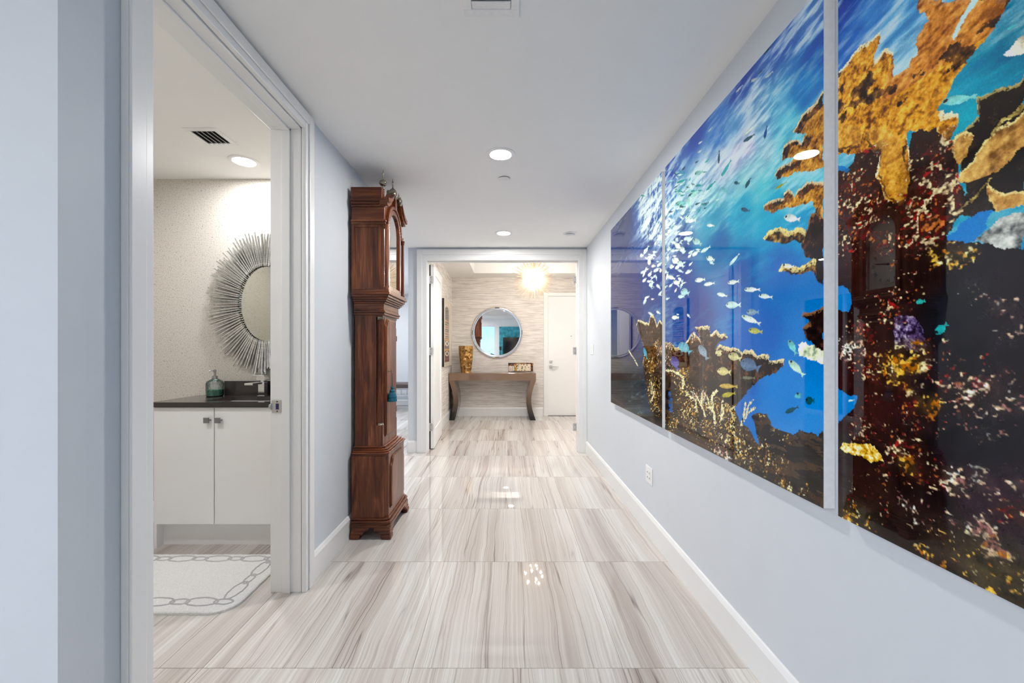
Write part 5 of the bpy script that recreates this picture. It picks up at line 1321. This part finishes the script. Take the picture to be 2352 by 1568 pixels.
    # fish
    for f_, u, v, L, H_, ang, col in FISH:
        ca, sa = math.cos(math.radians(ang)), math.sin(math.radians(ang)); sh = []
        for x, y in ((-.5, .05), (-.42, .28), (-.25, .46), (-.02, .5), (.18, .3), (.30, .1), (.5, .36), (.44, 0), (.5, -.36), (.30, -.1), (.18, -.32), (-.02, -.5), (-.25, -.46), (-.42, -.28)):
            dx, dy = x * L, y * H_; sh.append((u + dx * ca - dy * sa, v + dx * sa + dy * ca))
        pp = f_(*sh); m_ = inside(pp, Y, Z)
        if m_.any():
            yz = np.array([on_print(p) for p in pp]); z0, z1 = yz[:, 1].min(), yz[:, 1].max()
            t = ((Z - z0) / (z1 - z0))[..., None]; colr = np.array(col, float) * (0.80 + 0.28 * (1 - np.abs(t - 0.45) * 1.6)) * (0.86 + 0.28 * fine[..., None])
            lay(m_, colr, 0.92)
            ex, ey = f_((u - 0.38 * L * ca + 0.10 * H_ * sa, v - 0.38 * L * sa - 0.10 * H_ * ca))[0]; e_ = on_print((ex, ey))
            if H_ > 38: lay((Y - e_[0]) ** 2 * 0.45 + (Z - e_[1]) ** 2 < 0.0035 ** 2, (25, 35, 45))
    return np.clip(c, 0, 255)


def lin(c):
    c = c / 255.0
    return np.where(c <= 0.04045, c / 12.92, ((c + 0.055) / 1.055) ** 2.4)


def picture(name, mat, parent, P, cols_n, rows_n, rgb):
    """flat sheet of grid points P (rows*cols, 3) carrying the picture as a colour attribute"""
    me = bpy.data.meshes.new(name); n = len(P)
    off = np.array(parent.location)
    me.vertices.add(n); me.vertices.foreach_set('co', (P - off).astype(np.float32).ravel())
    r, c = np.meshgrid(np.arange(rows_n - 1), np.arange(cols_n - 1), indexing='ij'); a = (r * cols_n + c).ravel()
    q = np.stack([a, a + 1, a + cols_n + 1, a + cols_n], 1); nf = len(q)
    me.loops.add(nf * 4); me.loops.foreach_set('vertex_index', q.ravel().astype(np.int32))
    me.polygons.add(nf); me.polygons.foreach_set('loop_start', (np.arange(nf) * 4).astype(np.int32)); me.polygons.foreach_set('loop_total', np.full(nf, 4, np.int32))
    me.update(calc_edges=True)
    at = me.color_attributes.new('picture', 'FLOAT_COLOR', 'POINT')
    at.data.foreach_set('color', np.concatenate([rgb, np.ones((n, 1))], 1).astype(np.float32).ravel())
    me.materials.append(M[mat])
    ob = bpy.data.objects.new(name, me); COL.objects.link(ob); ob.parent = parent
    return ob


GAIN = 1.2


def grade(a):
    """printing contrast: deeper darks, fuller colour"""
    l = a.mean(1, keepdims=True); a = np.clip(l + 1.08 * (a - l), 0, 1)
    return np.clip(a ** 1.10 * GAIN * np.array((1.0, 1.06, 0.90)), 0, 0.95)


PZ0, PZ1 = 0.8205, 2.441
for lab, y0, y1, ys, rows in (
        ('farthest of three glossy coral reef panels, with shoaling fish, nearest the foyer', 2.640, 3.945, 938.9 / np.linspace(938.9 / 2.640, 938.9 / 3.945, 130), 430),
        ('middle of three glossy coral reef panels, with fish in blue water', 1.2927, 2.588, 938.9 / np.linspace(938.9 / 1.2927, 938.9 / 2.588, 330), 620),
        ('nearest of three glossy coral reef panels, with large orange branching coral', -0.06, 1.2354, np.concatenate([np.linspace(1.2354, 0.76, 250), np.linspace(0.75, -0.06, 70)]), 700)):
    t = thing('wall_art_panel', (XR - 0.019, (y0 + y1) / 2, PZ0), lab, 'wall art', 'coral reef panels along the right wall')
    boxes((PX + 0.0012, XR - 0.0005, y0, y1, PZ0, PZ1)).build('panel_body', 'plastic_white', t, bevel=0.0008)
    zs = np.linspace(PZ1, PZ0, rows)
    Yg, Zg = np.meshgrid(ys, zs); Yf, Zf = Yg.ravel(), Zg.ravel()
    P = np.stack([np.full(Yf.shape, PX), Yf, Zf], 1)
    picture('print', 'reef_print', t, P, len(ys), rows, grade(lin(paint(Yf, Zf))))

# carved-figure picture under acrylic on the foyer left wall
t = thing('figure_picture', (-1.10, 7.5, 1.02), 'tall picture of a striped carved figure with masks on the foyer left wall', 'picture')
ay0, ay1, az0, az1 = 7.02, 7.98, 1.03, 2.185
boxes((-1.0995, -1.062, ay0, ay1, az0, az1)).build('canvas', 'canvas', t, bevel=0.002)
boxes((-1.0995, -1.0585, ay0 - 0.008, ay0 - 0.0005, az0, az1)).build('edge_shade', 'black', t)  # black strip painted for the shaded side face of the canvas
cn, rn = 90, 150
yy = np.linspace(ay0, ay1, cn); zs = np.linspace(az1, az0, rn); Yg, Zg = np.meshgrid(yy, zs); u = ((Yg - ay0) / (ay1 - ay0)).ravel(); v = ((Zg - az0) / (az1 - az0)).ravel()
c = np.full((len(u), 3), (226, 216, 196.0)); c *= (0.93 + 0.12 * fbm(u * 8, v * 8, 3))[:, None]
u = (u - 0.37) / 1.5 + 0.5; v = v * 0.92 + 0.06; f0 = np.abs(u - 0.5)
def put(mask, col): c[mask] = np.array(col, float)
put((f0 < 0.17) & (v > 0.13) & (v < 0.80), (196, 160, 120))
put((f0 < 0.15) & (v > 0.70) & (v < 0.84 + 0.0), (28, 26, 28)); put((((u - .5) / .15) ** 2 + ((v - .84) / .05) ** 2 < 1), (28, 26, 28))
for q in range(9):
    put((f0 < 0.16) & (np.abs(v - (0.70 - q * 0.032)) < 0.010), (30, 24, 26) if q % 3 else (150, 70, 60))
put((f0 < 0.19) & (v < 0.44) & (v > 0.12), (92, 28, 26))
for z_ in (0.375, 0.235):
    put((f0 < 0.19) & (np.abs(v - z_ - 0.055) < 0.016), (196, 146, 52)); put((((u - .5) / .15) ** 2 + ((v - z_) / .034) ** 2 < 1), (232, 226, 214)); put((((u - .5) / .075) ** 2 + ((v - z_) / .021) ** 2 < 1), (24, 22, 28)); put((f0 < 0.19) & (np.abs(v - z_ + 0.045) < 0.008), (20, 18, 20))
put((f0 < 0.19) & (v < 0.19) & (v > 0.12) & (fbm(u * 30, v * 40, 8) > 0.5), (30, 22, 24)); put((f0 < 0.19) & (v < 0.19) & (v > 0.12) & (fbm(u * 30, v * 40, 18) > 0.62), (180, 96, 96))
picture('print', 'gallery_print', t, np.stack([np.full(Yg.size, -1.0612), Yg.ravel(), Zg.ravel()], 1), cn, rn, lin(c))
